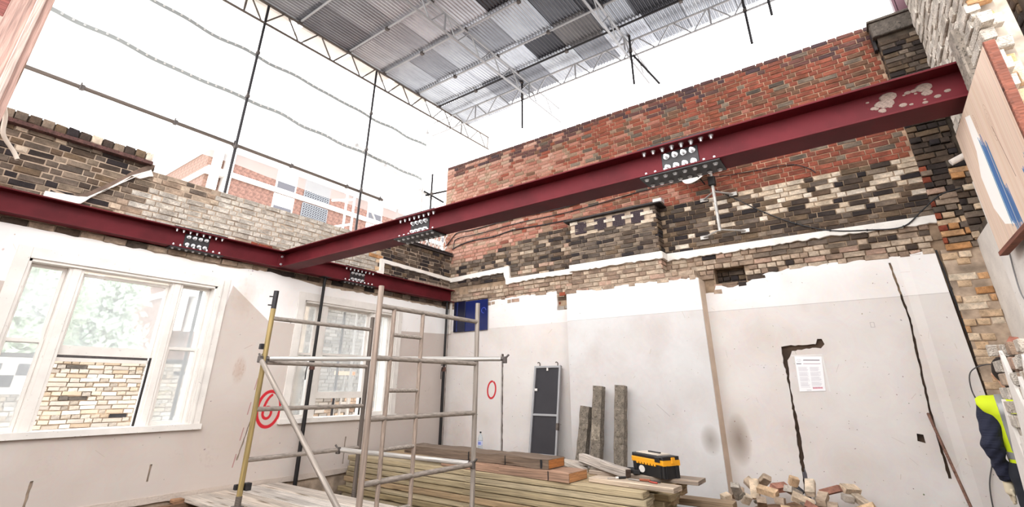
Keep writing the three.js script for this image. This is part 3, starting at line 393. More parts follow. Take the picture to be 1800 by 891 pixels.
// ---- right side: far alcove wall, corner pier, broken cross wall with the beam bearing
{
  const far = structure('wall_right_far'), F = [];
  part('masonry', [bx(8.53, 8.9, FLOOR, 2.95, -0.1, 3.4), bx(8.68, 9.0, 2.95, 6.4, -0.36, 3.2)], M.mortarDark, far);
  part('plaster', bx(8.5, 8.53, FLOOR, 2.85, 0.02, 3.4), M.plasterWhite, far);
  lay(F, V(8.67, 0, 0), Z, Y, NX, 0, 3.1, 2.95, 6.4, () => 'stock', { seed: 131 }); raise(far, F, 60);
  // toothed quoin at the end of the back wall
  const qn = structure('wall_quoin', 'toothed orange brick jamb at the end of the back wall'), Q = [];
  const step = [0.0, 0.05, 0.02, 0.06];
  lay(Q, V(0, 0, 0.03), X, Y, Z, 8.14, 8.5, -0.2, 2.76, (u, v, r) => (r() < 0.06 ? 'quoinred' : 'quoin'), { seed: 141, bond: 'rough', rough: 0.018, proud: 0.0, course: 0.0865 });
  lay(Q, V(0, 0, 0.05), X, Y, Z, 8.2, 8.62, 2.76, 4.55, (u, v, r) => (u < 8.26 + 0.05 * Math.sin(v * 40) ? (v > 3.9 ? 'stock' : 'quoinred') : v > 3.9 ? 'stock' : v > 3.3 ? (r() < 0.4 ? 'olive' : r() < 0.5 ? 'old' : 'stock') : r() < 0.6 ? 'quoin' : 'olive'), { seed: 142, bond: 'rough', rough: 0.016, proud: 0.02, course: 0.08 });
  lay(Q, V(8.46, 0, 0.1), X, Y, Z, 0.0, 0.2, 2.86, 3.9, (u, v, r) => (r() < 0.4 ? 'stock' : r() < 0.5 ? 'olive' : 'quoin'), { seed: 143, bond: 'rough', rough: 0.02, proud: 0.03, course: 0.082 });
  part('masonry', bx(8.15, 8.52, FLOOR, 2.78, -0.1, 0.024), M.mortarPale, qn); part('masonry', [bx(8.24, 8.68, 2.78, 4.55, -0.1, 0.02), bx(8.47, 8.66, 2.86, 3.9, -0.1, 0.08)], M.mortarDark, qn); raise(qn, Q);
  const r = rng(17); part('crack', metres(sheet(rag([[8.105, 2.79], [8.125, 2.79], [8.172, 1.2], [8.166, 0.0], [8.152, 0.0], [8.158, 1.2]], 0.005, 0.06, r), [], 0.015)), M.blackIron, qn, 'dark ragged gap beside the plaster');
  // tall pier above the red brick, in the corner
  const pier = structure('wall_pier', 'dark brick pier with a stone cap rising behind the beam'), Pp = [];
  part('masonry', bx(8.22, 8.7, 4.5, 5.88, -0.3, 0.13), M.mortarDark, pier);
  lay(Pp, V(0, 0, 0.145), X, Y, Z, 8.22, 8.68, 4.5, 5.88, (u, v, r) => (r() < 0.25 ? 'olive' : 'stock'), { seed: 151 }); lay(Pp, V(8.22, 0, 0), Z, Y, NX, -0.05, 0.14, 4.5, 5.88, () => 'stock', { seed: 152, bond: 'header' });
  raise(pier, Pp); part('cap', [cb(8.17, 8.75, 5.88, 6.12, -0.35, 0.2, 0.012), cb(8.15, 8.77, 6.12, 6.16, -0.37, 0.22, 0.006)], std('#6f665f', 0.85, { map: T.stone }), pier, 'weathered stone cap'); part('lead', cb(8.16, 8.2, 5.72, 6.0, -0.05, 0.1, 0.006), M.slate, pier);

  // cross wall with whitewashed bricks: the beam runs into it
  const cw = structure('wall_right'), C = [];
  const nearZ = (y) => 4.44 + 0.05 * Math.sin(y * 23) + 0.03 * Math.sin(y * 57);
  part('masonry', [bx(8.082, 8.2, FLOOR, 6.4, 3.15, 4.3), bx(8.2, 8.5, FLOOR, 6.4, 3.15, 3.5)], M.mortarWhite, cw);
  lay(C, V(8.07, 0, 0), Z, Y, NX, 3.14, 4.62, 2.6, 5.6, (u, v, r) => (u > nearZ(v) ? null : u > 4.22 && r() < 0.4 ? (r() < 0.6 ? 'quoin' : null) : 'wash'), { seed: 161, rough: 0.005, proud: 0.004 });
  lay(C, V(0, 0, 4.34), X, Y, Z, 8.07, 8.19, 1.4, 5.6, (u, v, r) => (r() < 0.15 ? null : r() < 0.3 ? 'wash' : 'quoin'), { seed: 162, bond: 'rough', rough: 0.03 });
  lay(C, V(0, 0, 3.14), NX, Y, NZ, -8.5, -8.07, 2.6, 5.6, () => 'wash', { seed: 163 });
  raise(cw, C);
  part('plaster', bx(8.058, 8.085, FLOOR, 2.6, 3.13, 4.36), M.whitePaint, cw, 'bright white plaster below the board'); part('padstone', cb(8.03, 8.1, 2.76, 3.3, 3.97, 4.12, 0.01), std('#a39a92', 0.95, { map: T.stone }), cw, 'grey mortar packed around the beam end');
  // stub of a broken low wall in front of it
  const stub = structure('wall_stub', 'low broken wall end at the right edge, whitewash flaking off its bricks'), S = [], endZ = (y) => (y > 0.9 ? lerp(3.22, 3.45, clamp((y - 1.1) / 0.35, 0, 1)) : lerp(2.76, 3.15, clamp(y / 0.9, 0, 1))) + 0.03 * Math.sin(y * 31);
  part('masonry', [bx(7.83, 8.2, FLOOR, 0.1, 2.95, 5.6), bx(7.83, 8.2, 0.1, 0.9, 3.2, 5.6), bx(7.83, 8.2, 0.9, 1.36, 3.5, 5.6)], M.mortarWhite, stub);
  lay(S, V(7.81, 0, 0), Z, Y, NX, 2.7, 5.4, 0.6, 1.45, (u, v, r) => (u < endZ(v) ? null : v > 1.38 && r() < 0.3 ? null : v > 1.2 ? (r() < 0.55 ? 'wash' : 'old') : 'wash'), { seed: 171, rough: 0.01, bond: 'rough', proud: 0.0 });
  lay(S, V(0, 1.37, 0), X, NZ, Y, 7.82, 8.2, -5.4, -3.5, (u, v, r) => (r() < 0.25 ? null : 'old'), { seed: 172, bond: 'rough', rough: 0.02, course: 0.11 });
  raise(stub, S);
  const ragged = []; for (let i = 0; i <= 26; i++) { const z = 5.4 - (5.4 - 3.2) * (i / 26); ragged.push([z, 1.2 + 0.14 * Math.sin(i * 2.3) + 0.08 * Math.sin(i * 5.1) - (z < 3.6 ? 0.25 : 0)]); }
  const face = [[5.4, FLOOR], ...ragged, [3.1, 0.85], [2.95, 0.5], [2.82, 0.2], [2.78, FLOOR]].map((p) => new THREE.Vector2(...p));
  part('plaster', metres(toRight(sheet(face, [], 0.02))).translate(7.815, 0, 0), M.whitePaint, stub, 'white plaster flaking off in long points');
  part('brick', [brickShape('s', 2).clone()], BR.pink[3], stub, 'broken red brick on the top').position.set(7.88, 1.42, 3.52); stub.children.at(-1).rotation.set(0.4, 0.9, 0.5); stub.children.at(-1).scale.setScalar(0.75); part('brick', brickShape('h', 1), BR.wash[1], stub).position.set(7.84, 1.42, 3.42);
  // unseen rest of the room; nearer walls added, kept low to let light over
  const rest = structure('wall_right_near'); part('masonry', bx(8.05, 8.4, FLOOR, 3.0, 5.6, 9.6), M.plasterWhite, rest);
  const fr = structure('wall_front'); part('masonry', bx(-0.35, 8.4, FLOOR, 2.9, 9.2, 9.55), M.plasterWhite, fr);
  const side = structure('wall_next_room'); part('masonry', bx(11.6, 11.8, FLOOR, 3.0, 0, 8), M.plasterWhite, side);
  part('flashing', [cb(8.52, 8.64, 5.9, 6.9, 0.16, 0.19, 0.004), cb(8.5, 8.54, 5.9, 6.9, 0.05, 0.19, 0.004)], std('#5c2f3c', 0.6), pier, 'dark maroon board against the pier');
}

// ================================================================ steel beams
const FY0 = 2.9, FY1 = 3.155, FT = 0.0145, WEB = 0.0086;
const hexBolt = (() => { const out = []; const add = (r, h, y, s) => out.push(new THREE.CylinderGeometry(r, r, h, s).translate(0, y, 0)); add(0.021, 0.004, 0.002, 14); add(0.0165, 0.016, 0.012, 6); add(0.0105, 0.014, 0.026, 10); return metres(merge(out)); })();   // washer, nut, thread end along +y
const flatBolt = (() => { const g = [new THREE.CylinderGeometry(0.019, 0.019, 0.004, 14).translate(0, 0.002, 0), new THREE.CylinderGeometry(0.0155, 0.0145, 0.011, 6).translate(0, 0.0095, 0)]; return metres(merge(g)); })();
function bolt(parent, pos, dir, geo = hexBolt) { const m = part('bolt', geo, M.bolt, parent); m.position.copy(pos); m.quaternion.setFromUnitVectors(Y, dir); return m; }
// a beam along `axis` with splices; across runs from a0 to a1, web at w
function steelBeam(label, axis, s0, s1, a0, a1, splices, lightSide) {
  const t = thing('steel_beam', label, 'steel beam', [0, 0, 0]);
  const w = (a0 + a1) / 2, B = (u0, u1, y0, y1, c0, c1, c = 0.002) => (axis === 'x' ? cb(u0, u1, y0, y1, c0, c1, c) : cb(c0, c1, y0, y1, u0, u1, c));
  part('top_flange', B(s0, s1, FY1 - FT, FY1, a0, a1), M.redSteel, t); part('bottom_flange', B(s0, s1, FY0, FY0 + FT, a0, a1), M.redSteel, t); part('web', B(s0, s1, FY0 + FT, FY1 - FT, w - WEB / 2, w + WEB / 2), M.redSteel, t);
  const P = (u, y, c) => (axis === 'x' ? V(u, y, c) : V(c, y, u)), out = axis === 'x' ? Z : X, k = lightSide;
  for (const u of splices) {
    const h = 0.33, hw = 0.155;
    const bot = part('splice_plate', B(u - h, u + h, FY0 - 0.014, FY0 - 0.0005, a0 + 0.006, a1 - 0.006), M.plate, t, 'dark bolted plate under the bottom flange');
    const top = part('splice_plate', B(u - h, u + h, FY1 + 0.0005, FY1 + 0.014, a0 + 0.006, a1 - 0.006), M.plate, t, 'dark bolted plate on the top flange');
    const web = part('splice_plate', B(u - hw, u + hw, FY0 + 0.035, FY1 - 0.035, w + WEB / 2, w + WEB / 2 + 0.01), M.plate, t, 'dark bolted plate on the web');
    part('splice_plate', B(u - hw, u + hw, FY0 + 0.035, FY1 - 0.035, w - WEB / 2 - 0.01, w - WEB / 2), M.plate, t);
    for (let i = 0; i < 8; i++) for (const s of [-1, 1]) {
      const ui = u - h + 0.045 + i * (2 * h - 0.09) / 7, c = w + s * 0.072;
      bolt(bot, P(ui, FY0 - 0.014, c), V(0, -1, 0), flatBolt); bolt(top, P(ui, FY1 - FT, c), V(0, -1, 0));
      if (s > 0) bolt(bot, P(ui, FY0 + FT, c), Y);
    }
    for (let i = 0; i < 4; i++) for (const y of [-0.052, 0.052]) { const b = bolt(web, P(u - hw + 0.045 + i * (2 * hw - 0.09) / 3, (FY0 + FY1) / 2 + y, w + WEB / 2 + 0.01), out); b.scale.setScalar(1.25); }
  }
  return t;
}
const beamA = steelBeam('maroon steel beam built into the window wall above both windows', 'z', 0.02, 9.1, -0.085, 0.17, [5.11, 2.47], 1);
const beamB = steelBeam('long maroon steel beam crossing the room below the sky, one end on the cross wall at right', 'x', 0.06, 8.075, 3.71, 3.965, [3.06, 6.22], 1);
{ const p = part('end_plate', cb(0.047, 0.062, FY0 + 0.02, FY1 - 0.02, 3.72, 3.955, 0.002), M.redSteel, beamB); for (const y of [2.97, 3.09]) for (const z of [3.78, 3.9]) bolt(p, V(0.062, y, z), X, flatBolt); }
{ const r = rng(6), m = std('#a8968f', 0.95, { map: T.stone }); const g = []; for (let i = 0; i < 26; i++) { const s = 0.006 + 0.03 * r() * r(); g.push(new THREE.SphereGeometry(1, 7, 5).scale(s * 1.6, s, 0.003).translate(7.55 + 0.45 * r(), 2.98 + 0.12 * r(), 3.842)); } part('mortar_splash', g, m, beamB, 'grey mortar splashed on the web'); }

// ================================================================ temporary roof and its scaffold
const SX = -1.0;                                                     // plane of the scaffold outside the window wall
const botY = (z) => 7.924 - 0.0322 * z, topY = (z) => 8.341 - 0.0259 * z, sheetY = (z) => 8.43 - 0.0259 * z;
function ladderBeam(label, A, step, phase, mat, s0, s1, at) {          // at(s, top) -> point of a chord
  const t = thing('ladder_beam', label, 'ladder beam', [0, 0, 0]);
  part('chord', rod(at(s0, 1), at(s1, 1), 0.024, 10), mat, t); part('chord', rod(at(s0, 0), at(s1, 0), 0.024, 10), mat, t);
  let k = 0;
  for (let s = s0 + phase; s < s1 - 0.06; s += step, k++) {
    const m = s + step * 0.47;
    if (m < s1) part('lacing_bar', rod(at(s + 0.025, 0), at(m - 0.04, 1), 0.0155, 7), mat, t);
    if (s - step * 0.53 > s0) part('lacing_bar', rod(at(s - 0.025, 0), at(s - step * 0.53 + 0.04, 1), 0.0155, 7), mat, t);
    if (k % 4 === 1 && m < s1) part('lacing_post', rod(at(m, 0), at(m, 1), 0.02, 8), mat, t);
  }
  part('end_post', rod(at(s0 + 0.05, 0), at(s0 + 0.05, 1), 0.02, 8), mat, t); part('end_post', rod(at(s1 - 0.05, 0), at(s1 - 0.05, 1), 0.02, 8), mat, t);
  return t;
}
const alongZ = (x) => (s, top) => V(x, top ? topY(s) : botY(s), s);
ladderBeam('dull lattice ladder beam along the roof edge over the window wall', 0, 0.765, 0.13, M.tubeDull, -2.45, 8.4, alongZ(SX));
ladderBeam('pale lattice ladder beam under the middle of the sheets, second from the window wall', 0, 0.765, 0.43, M.alu, -2.35, 8.4, alongZ(1.62));
ladderBeam('pale lattice ladder beam under the sheets, third from the window wall', 0, 0.765, 0.3, M.alu, -2.0, 8.4, alongZ(4.26));
ladderBeam('lattice ladder beam across the roof edge nearest the red brick parapet', 0, 0.765, 0.5, M.alu, -1.75, 8.6, (s, top) => V(s, top ? 8.36 : 7.95, -0.78));
const ROWS = [-1.22, -0.27, 0.52, 1.64, 2.66, 3.86, 5.05, 6.2, 7.35, 8.4];
const purlinWhere = ['', 'above the lattice beam at the parapet side', 'second from the parapet side', 'third from the parapet side', 'fourth from the parapet side', 'fifth from the parapet side', 'sixth from the parapet side'];
ROWS.slice(1).forEach((z, i) => { if (z > 5.5) return; const t = thing('purlin_tube', `galvanised tube under the roof sheets, ${purlinWhere[Math.min(i + 1, 6)]}`, 'scaffold tube', [0, topY(z) + 0.05, z]);
  part('tube', hollow(V(-1.1, 0, 0), V(8.6, 0, 0), 0.0242), i > 0 ? M.alu : M.tubeDark, t); for (const x of [-1.0, 0.3, 1.62, 3.0, 4.26, 5.6]) { part('coupler', cb(x - 0.035, x + 0.035, -0.055, 0.02, -0.04, 0.04, 0.008), M.coupler, t); } });
{ // corrugated sheets, each its own piece
  const roof = thing('sheet_roof', 'temporary roof of grey corrugated metal sheets on scaffold tubes', 'roof', [0, 0, 0]);
  const r = rng(19), pitch = 0.0762, wS = pitch * 11, sheetGeo = {};
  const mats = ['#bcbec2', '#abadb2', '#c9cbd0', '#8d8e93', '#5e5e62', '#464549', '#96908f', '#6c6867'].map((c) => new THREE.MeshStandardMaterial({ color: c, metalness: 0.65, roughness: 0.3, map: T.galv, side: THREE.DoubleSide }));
  function corrugated(L) {
    const key = L.toFixed(2); if (sheetGeo[key]) return sheetGeo[key];
    const n = 12 * 8, P = [], I = [], U = []; for (let i = 0; i <= n; i++) for (let j = 0; j < 2; j++) { const x = i / n * 12 * pitch; P.push(x, 0.017 * Math.cos(x / pitch * 6.2832), j * L); U.push(x, j * L); }
    for (let i = 0; i < n; i++) { const a = 2 * i; I.push(a, a + 1, a + 2, a + 2, a + 1, a + 3); }
    const g = new THREE.BufferGeometry(); g.setAttribute('position', new THREE.Float32BufferAttribute(P, 3)); g.setAttribute('uv', new THREE.Float32BufferAttribute(U, 2)); g.setIndex(I); g.computeVertexNormals(); return (sheetGeo[key] = g);
  }
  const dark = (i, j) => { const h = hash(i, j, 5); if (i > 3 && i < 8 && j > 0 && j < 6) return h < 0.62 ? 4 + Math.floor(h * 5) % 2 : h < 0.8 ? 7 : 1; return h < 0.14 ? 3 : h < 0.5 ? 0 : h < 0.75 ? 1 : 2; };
  for (let j = 0; j < ROWS.length - 1; j++) for (let i = 0; i < 11; i++) {
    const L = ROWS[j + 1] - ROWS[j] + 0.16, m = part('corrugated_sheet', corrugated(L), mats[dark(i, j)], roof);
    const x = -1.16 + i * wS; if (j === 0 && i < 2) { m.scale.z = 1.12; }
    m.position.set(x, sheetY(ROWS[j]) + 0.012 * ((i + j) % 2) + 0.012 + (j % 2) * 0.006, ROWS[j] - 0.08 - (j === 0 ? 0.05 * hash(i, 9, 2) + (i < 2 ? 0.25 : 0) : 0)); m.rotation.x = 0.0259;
  }
  for (const [x0, x1, z] of [[-1.5, -1.05, 4.55], [-1.5, -1.05, 3.2], [-1.45, -1.05, 2.0], [-1.4, -1.05, 0.7]]) part('edge_sheeting', bx(x0, x1, topY(z) + 0.03, topY(z) + 0.034, z - 0.55, z + 0.55), M.whitePaint, roof, 'white plastic flap at the eaves');
}
function scaffoldTube(label, a, b, mat, r = 0.0242, couplers = [], group) {
  const t = thing('scaffold_tube', label, 'scaffold tube', [a.x, a.y, a.z], group), d = b.clone().sub(a);
  part('tube', hollow(V(0, 0, 0), d, r), mat, t);
  for (const k of couplers) { const p = d.clone().multiplyScalar(k); part('coupler', [cbox(0.07, 0.065, 0.065, 0.012).translate(p.x, p.y, p.z), rod(p.clone().add(V(0.03, -0.05, 0.02)), p.clone().add(V(0.03, 0.06, 0.02)), 0.01, 6)], M.coupler, t); }
  return t;
}
scaffoldTube('dark upright scaffold tube outside the window wall, the left of the two long ones', V(SX, 0.0, 4.5), V(SX, 8.2, 4.52), M.tubeDark, 0.0242, [0.62, 0.745, 0.862]);
scaffoldTube('dark upright scaffold tube outside the window wall, the right of the two long ones', V(SX, 0.0, 1.9), V(SX, 8.25, 1.87), M.tubeDark, 0.0242, [0.625, 0.745, 0.858]);
scaffoldTube('long level scaffold tube running outside above the window wall', V(SX - 0.05, 5.12, 8.6), V(SX - 0.05, 5.15, 1.25), M.tubeDull, 0.03, [0.16, 0.27, 0.43, 0.555, 0.7, 0.87, 0.99]);
scaffoldTube('pale upright scaffold tube standing behind the white sheeting', V(-1.6, -0.4, -0.42), V(-1.6, 8.1, -0.45), M.tubeBright, 0.0242, [0.5, 0.97]);
scaffoldTube('pale level scaffold tube seen faintly through the sheeting', V(-1.65, 6.55, 1.75), V(-1.65, 6.0, -0.9), M.tubeBright, 0.0242, [0.02, 0.35, 0.8]);
scaffoldTube('thin dark upright tube at the corner beside the red brick parapet', V(-0.62, -0.4, 0.17), V(-0.62, 6.08, 0.17), M.tubeDark, 0.0242, [0.92]);
scaffoldTube('short dark tube clamped level at the parapet corner', V(-0.7, 5.5, 0.28), V(-0.45, 5.75, -0.25), M.tubeDark, 0.0242);
scaffoldTube('short dark tube clamped under the other one at the parapet corner', V(-0.75, 5.62, 0.3), V(-0.45, 5.38, -0.1), M.tubeDark, 0.0242);
const hang = [[1.45, 7.1, 8.75, 'dark upright tube hanging through the roof edge, leftmost of four'], [4.33, 7.2, 8.8, 'dark upright tube hanging through the roof edge, second from the left'], [6.62, 7.15, 8.4, 'dark upright tube hanging through the roof edge, third from the left'], [7.03, 7.6, 8.4, 'short dark upright tube at the roof edge, the rightmost of four']];
for (const [x, y0, y1, l] of hang) scaffoldTube(l, V(x, y0, -0.72), V(x, y1, -0.72), M.tubeDark, 0.0242, y1 > 8.5 ? [0.53, 0.8] : [0.62]);
scaffoldTube('short dark tube dangling near the second hanging upright', V(4.75, 7.25, -1.1), V(4.36, 7.95, -0.75), M.tubeDark);
{ // white translucent sheeting with reinforced, eyeleted bands
  const s = thing('scaffold_sheeting', 'white translucent plastic sheeting stretched between the outer scaffold tubes', 'sheeting', [SX - 0.09, 0, 0]);
  const film = new THREE.MeshStandardMaterial({ color: '#ffffff', roughness: 0.8, transparent: true, opacity: 0.42, side: THREE.DoubleSide }), band = new THREE.MeshStandardMaterial({ color: '#7d807d', roughness: 0.8, transparent: true, opacity: 0.96, side: THREE.DoubleSide });
  const wav = (z, y) => 0.03 * Math.sin(z * 2.1 + y) + 0.02 * Math.sin(z * 5.3 + 2 * y);
  const g = new THREE.PlaneGeometry(8.5, 3.5, 60, 16).rotateY(Math.PI / 2).translate(0, 6.55, 4.25), p = g.attributes.position; for (let i = 0; i < p.count; i++) p.setX(i, -0.03 + wav(p.getZ(i), p.getY(i))); g.computeVertexNormals(); part('film', g, film, s);
  for (const y0 of [6.12, 7.09]) {
    const b = new THREE.PlaneGeometry(8.4, 0.075, 90, 1).rotateY(Math.PI / 2).translate(0, y0, 4.25), q = b.attributes.position; for (let i = 0; i < q.count; i++) { const z = q.getZ(i), sag = -0.03 * Math.abs(Math.sin((z - 1.9) / 2.62 * Math.PI)) + 0.012 * Math.sin(z * 7); q.setXYZ(i, -0.02 + wav(z, y0), q.getY(i) + sag, z); } b.computeVertexNormals(); const bm = part('band', b, band, s, 'grey reinforcing band with eyelets');
    const e = []; for (let z = 0.2; z < 8.4; z += 0.13) e.push(new THREE.TorusGeometry(0.011, 0.004, 5, 10).rotateY(Math.PI / 2).translate(0.0 + wav(z, y0), y0 - 0.03 * Math.abs(Math.sin((z - 1.9) / 2.62 * Math.PI)) + 0.012 * Math.sin(z * 7), z)); const em = part('eyelets', e, M.whitePaint, bm); em.userData.kind = 'stuff';
  }
}

// ================================================================ outside
{ // yard wall seen through the windows
  const yard = structure('ground_yard'); part('paving', bx(-30, -0.36, -0.6, -0.4, -20, 16), std('#d6d3cf', 0.95, { map: T.plain }), yard);
  const y = thing('yard_wall', 'pale stone-coloured brick wall outside the window nearest the viewer', 'wall', [-3.0, 0, 0]), S = [];
  part('masonry', bx(-0.3, -0.02, -0.4, 1.6, 1.5, 9), M.mortarPale, y);
  lay(S, V(-3, 0, 0), NZ, Y, X, -7.4, -1.6, 0.2, 1.6, (u, v, r) => (r() < 0.018 ? 'yarddark' : 'yard'), { seed: 201, bond: 'rough', rough: 0.014, course: 0.066 }); for (const b of S) b.pos.x += 3; const eyeX = eye.x; eye.x += 3; raise(y, S); eye.x = eyeX;
  part('coping', [cb(-0.34, 0.05, 1.6, 1.655, 1.5, 9, 0.006)], M.slate, y, 'dark slate coping');
  const sign = thing('board_sign', 'white board with dark chequers fixed to the yard wall', 'board', [-2.93, 1.34, 5.98]);
  part('panel', cbox(0.02, 0.5, 0.62, 0.003), M.whitePaint, sign); for (const [dy, dz] of [[0.085, -0.14], [-0.075, 0.04], [0.085, 0.2]]) part('chequer', cbox(0.006, 0.16, 0.17, 0.001).translate(0.012, dy, dz), std('#2b2c38', 0.7), sign);
  const n = thing('neighbour_wall', 'pale grey brick wall seen through the far window', 'wall', [-2.8, 0, 0]), N = [];
  part('masonry', bx(-0.3, -0.02, -0.4, 3.25, -3.6, 1.55), M.mortarPale, n);
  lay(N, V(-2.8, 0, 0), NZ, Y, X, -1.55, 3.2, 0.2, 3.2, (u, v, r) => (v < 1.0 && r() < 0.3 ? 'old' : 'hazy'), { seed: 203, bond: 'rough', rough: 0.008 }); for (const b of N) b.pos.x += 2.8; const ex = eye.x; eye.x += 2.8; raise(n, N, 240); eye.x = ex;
  // trestle and props in the yard
  const tr = thing('trestle', 'pale orange-topped timber trestle outside the far window', 'trestle', [-2.2, 0.7, 0.85]);
  part('top_rail', cbox(0.06, 0.08, 0.5, 0.005).translate(0, 0.78, 0), std('#e2c7a8', 0.8), tr); for (const z of [-0.2, 0.0, 0.2]) part('leg', rod(V(0, 0.76, z), V(z > 0 ? 0.1 : -0.1, -1.1, z * 1.2), 0.025, 8), M.tubeBright, tr); for (const z of [-0.21, 0.21]) part('knuckle', cbox(0.07, 0.07, 0.07, 0.008).translate(0, 0.78, z), std('#d98a3d', 0.7), tr);
  scaffoldTube('slanting pale tube of the scaffold outside the far window', V(-1.6, -0.4, -1.4), V(-1.6, 3.6, 1.3), M.tubeBright); scaffoldTube('upright pale tube seen through the upper pane of the far window', V(-1.9, -0.4, 0.9), V(-1.9, 3.3, 0.95), M.tubeBright); scaffoldTube('pale tube crossing low outside the far window, leaning left', V(-2.0, -0.4, -0.35), V(-2.0, 1.6, 0.25), M.tubeBright); scaffoldTube('pale tube crossing low outside the far window, leaning right', V(-2.05, -0.4, 0.48), V(-2.05, 1.6, -0.25), M.tubeBright);
}
{ // brick apartment building across the street
  const b = thing('apartment_building', 'hazy red brick apartment building with white bands beyond the parapet', 'building', [-12, 0, 0]);
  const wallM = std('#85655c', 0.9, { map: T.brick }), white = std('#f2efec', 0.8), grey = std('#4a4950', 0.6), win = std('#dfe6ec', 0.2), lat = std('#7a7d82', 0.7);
  part('walls', [bx(-9, 0, -0.5, 10.0, -22, 0.35)], wallM, b); part('end_wall', bx(-9, -0.4, -0.5, 10.3, 0.35, 1.0), std('#8d7166', 0.9, { map: T.brick }), b, 'end wall in paler brick');
  for (const y of [10.0, 8.95, 7.85, 6.6, 5.4, 4.2]) part('white_band', bx(-9.1, 0.07, y, y + (y > 9.9 ? 0.38 : 0.2), -22, 1.08), white, b);
  for (const z of [0.3, 0.75]) part('white_pier', bx(-0.42, 0.06, 3, 10.2, z - 0.1, z + 0.1), white, b);
  for (const [z, w] of [[-2.05, 0.42], [-6.85, 0.42], [-12.2, 0.42]]) for (const y of [9.15, 8.05, 6.8, 5.6]) { const f = part('window', bx(-0.06, 0.05, y, y + 0.85, z - w - 0.04, z + w + 0.04), white, b); part('pane', bx(0.05, 0.06, y + 0.36, y + 0.82, z - w + 0.03, z - 0.03), win, f); part('pane', bx(0.05, 0.06, y + 0.36, y + 0.82, z + 0.03, z + w - 0.03), win, f); part('spandrel', bx(0.05, 0.06, y + 0.02, y + 0.32, z - w + 0.02, z + w - 0.02), grey, f); }
  for (const [z, w] of [[-3.55, 0.62], [-9.4, 0.62]]) for (const y of [9.15, 8.05, 6.8]) { const g = part('lattice_screen', bx(-0.05, 0.02, y, y + 0.82, z - w, z + w), grey, b); const bars = []; for (let i = 0; i <= 10; i++) bars.push(bx(0.02, 0.05, y, y + 0.82, z - w + i * w / 5 - 0.025, z - w + i * w / 5 + 0.025)); for (let i = 0; i <= 7; i++) bars.push(bx(0.02, 0.05, y + i * 0.115, y + i * 0.115 + 0.04, z - w, z + w)); part('bars', bars, lat, g); }
  const br = thing('balcony_frame', 'white railing frame in front of the brick apartment building', 'railing', [-10.6, 0, 0]);
  for (const [z, y0, y1] of [[-4.6, -0.4, 9.7], [-4.2, -0.4, 9.6]]) part('post', rod(V(0, y0, z), V(0, y1, z), 0.05, 8), white, br); for (const y of [7.9, 9.1]) part('rail', rod(V(0, y + 0.1, -4.5), V(0.8, y - 0.6, -3.0), 0.05, 8), white, br); part('rail', rod(V(0, 9.6, -5.2), V(0.3, 7.6, -6.2), 0.04, 8), M.tubeBright, br); part('post', rod(V(0.3, -0.4, -6.8), V(0.3, 9.4, -6.9), 0.06, 8), M.tubeDull, br); part('rail', rod(V(0.3, 8.9, -8.9), V(1.0, 7.6, -7.0), 0.05, 8), M.tubeBright, br);
  const low = thing('terrace_house', 'pale washed-out terrace beyond the yard wall, seen through the left window', 'house', [-16, 0, 7.2]);
  part('wall', bx(-4, 0, -0.5, 3.4, -6, 5), std('#d8d4cf', 0.9), low); part('parapet', bx(-4.1, 0.12, 3.4, 3.75, -6.1, 5.1), white, low); for (let i = 0; i < 6; i++) { const f = part('window', bx(-0.05, 0.05, 1.9, 3.0, -5.4 + i * 1.8, -4.4 + i * 1.8), white, low); part('pane', bx(0.05, 0.06, 1.98, 2.92, -5.3 + i * 1.8, -4.5 + i * 1.8), std('#a9afb5', 0.3), f); }
  const tw = thing('tower_block', 'faint pale tower block far behind the terrace', 'building', [-34, 0, 3]); part('wall', bx(-6, 0, -0.5, 14, -3, 4), std('#dcdad8', 0.9), tw); for (let i = 0; i < 9; i++) part('balcony_band', bx(-0.1, 0.3, 3 + i * 1.2, 3.5 + i * 1.2, -2.8, 0.5), std('#b4b3b4', 0.9), tw);
}
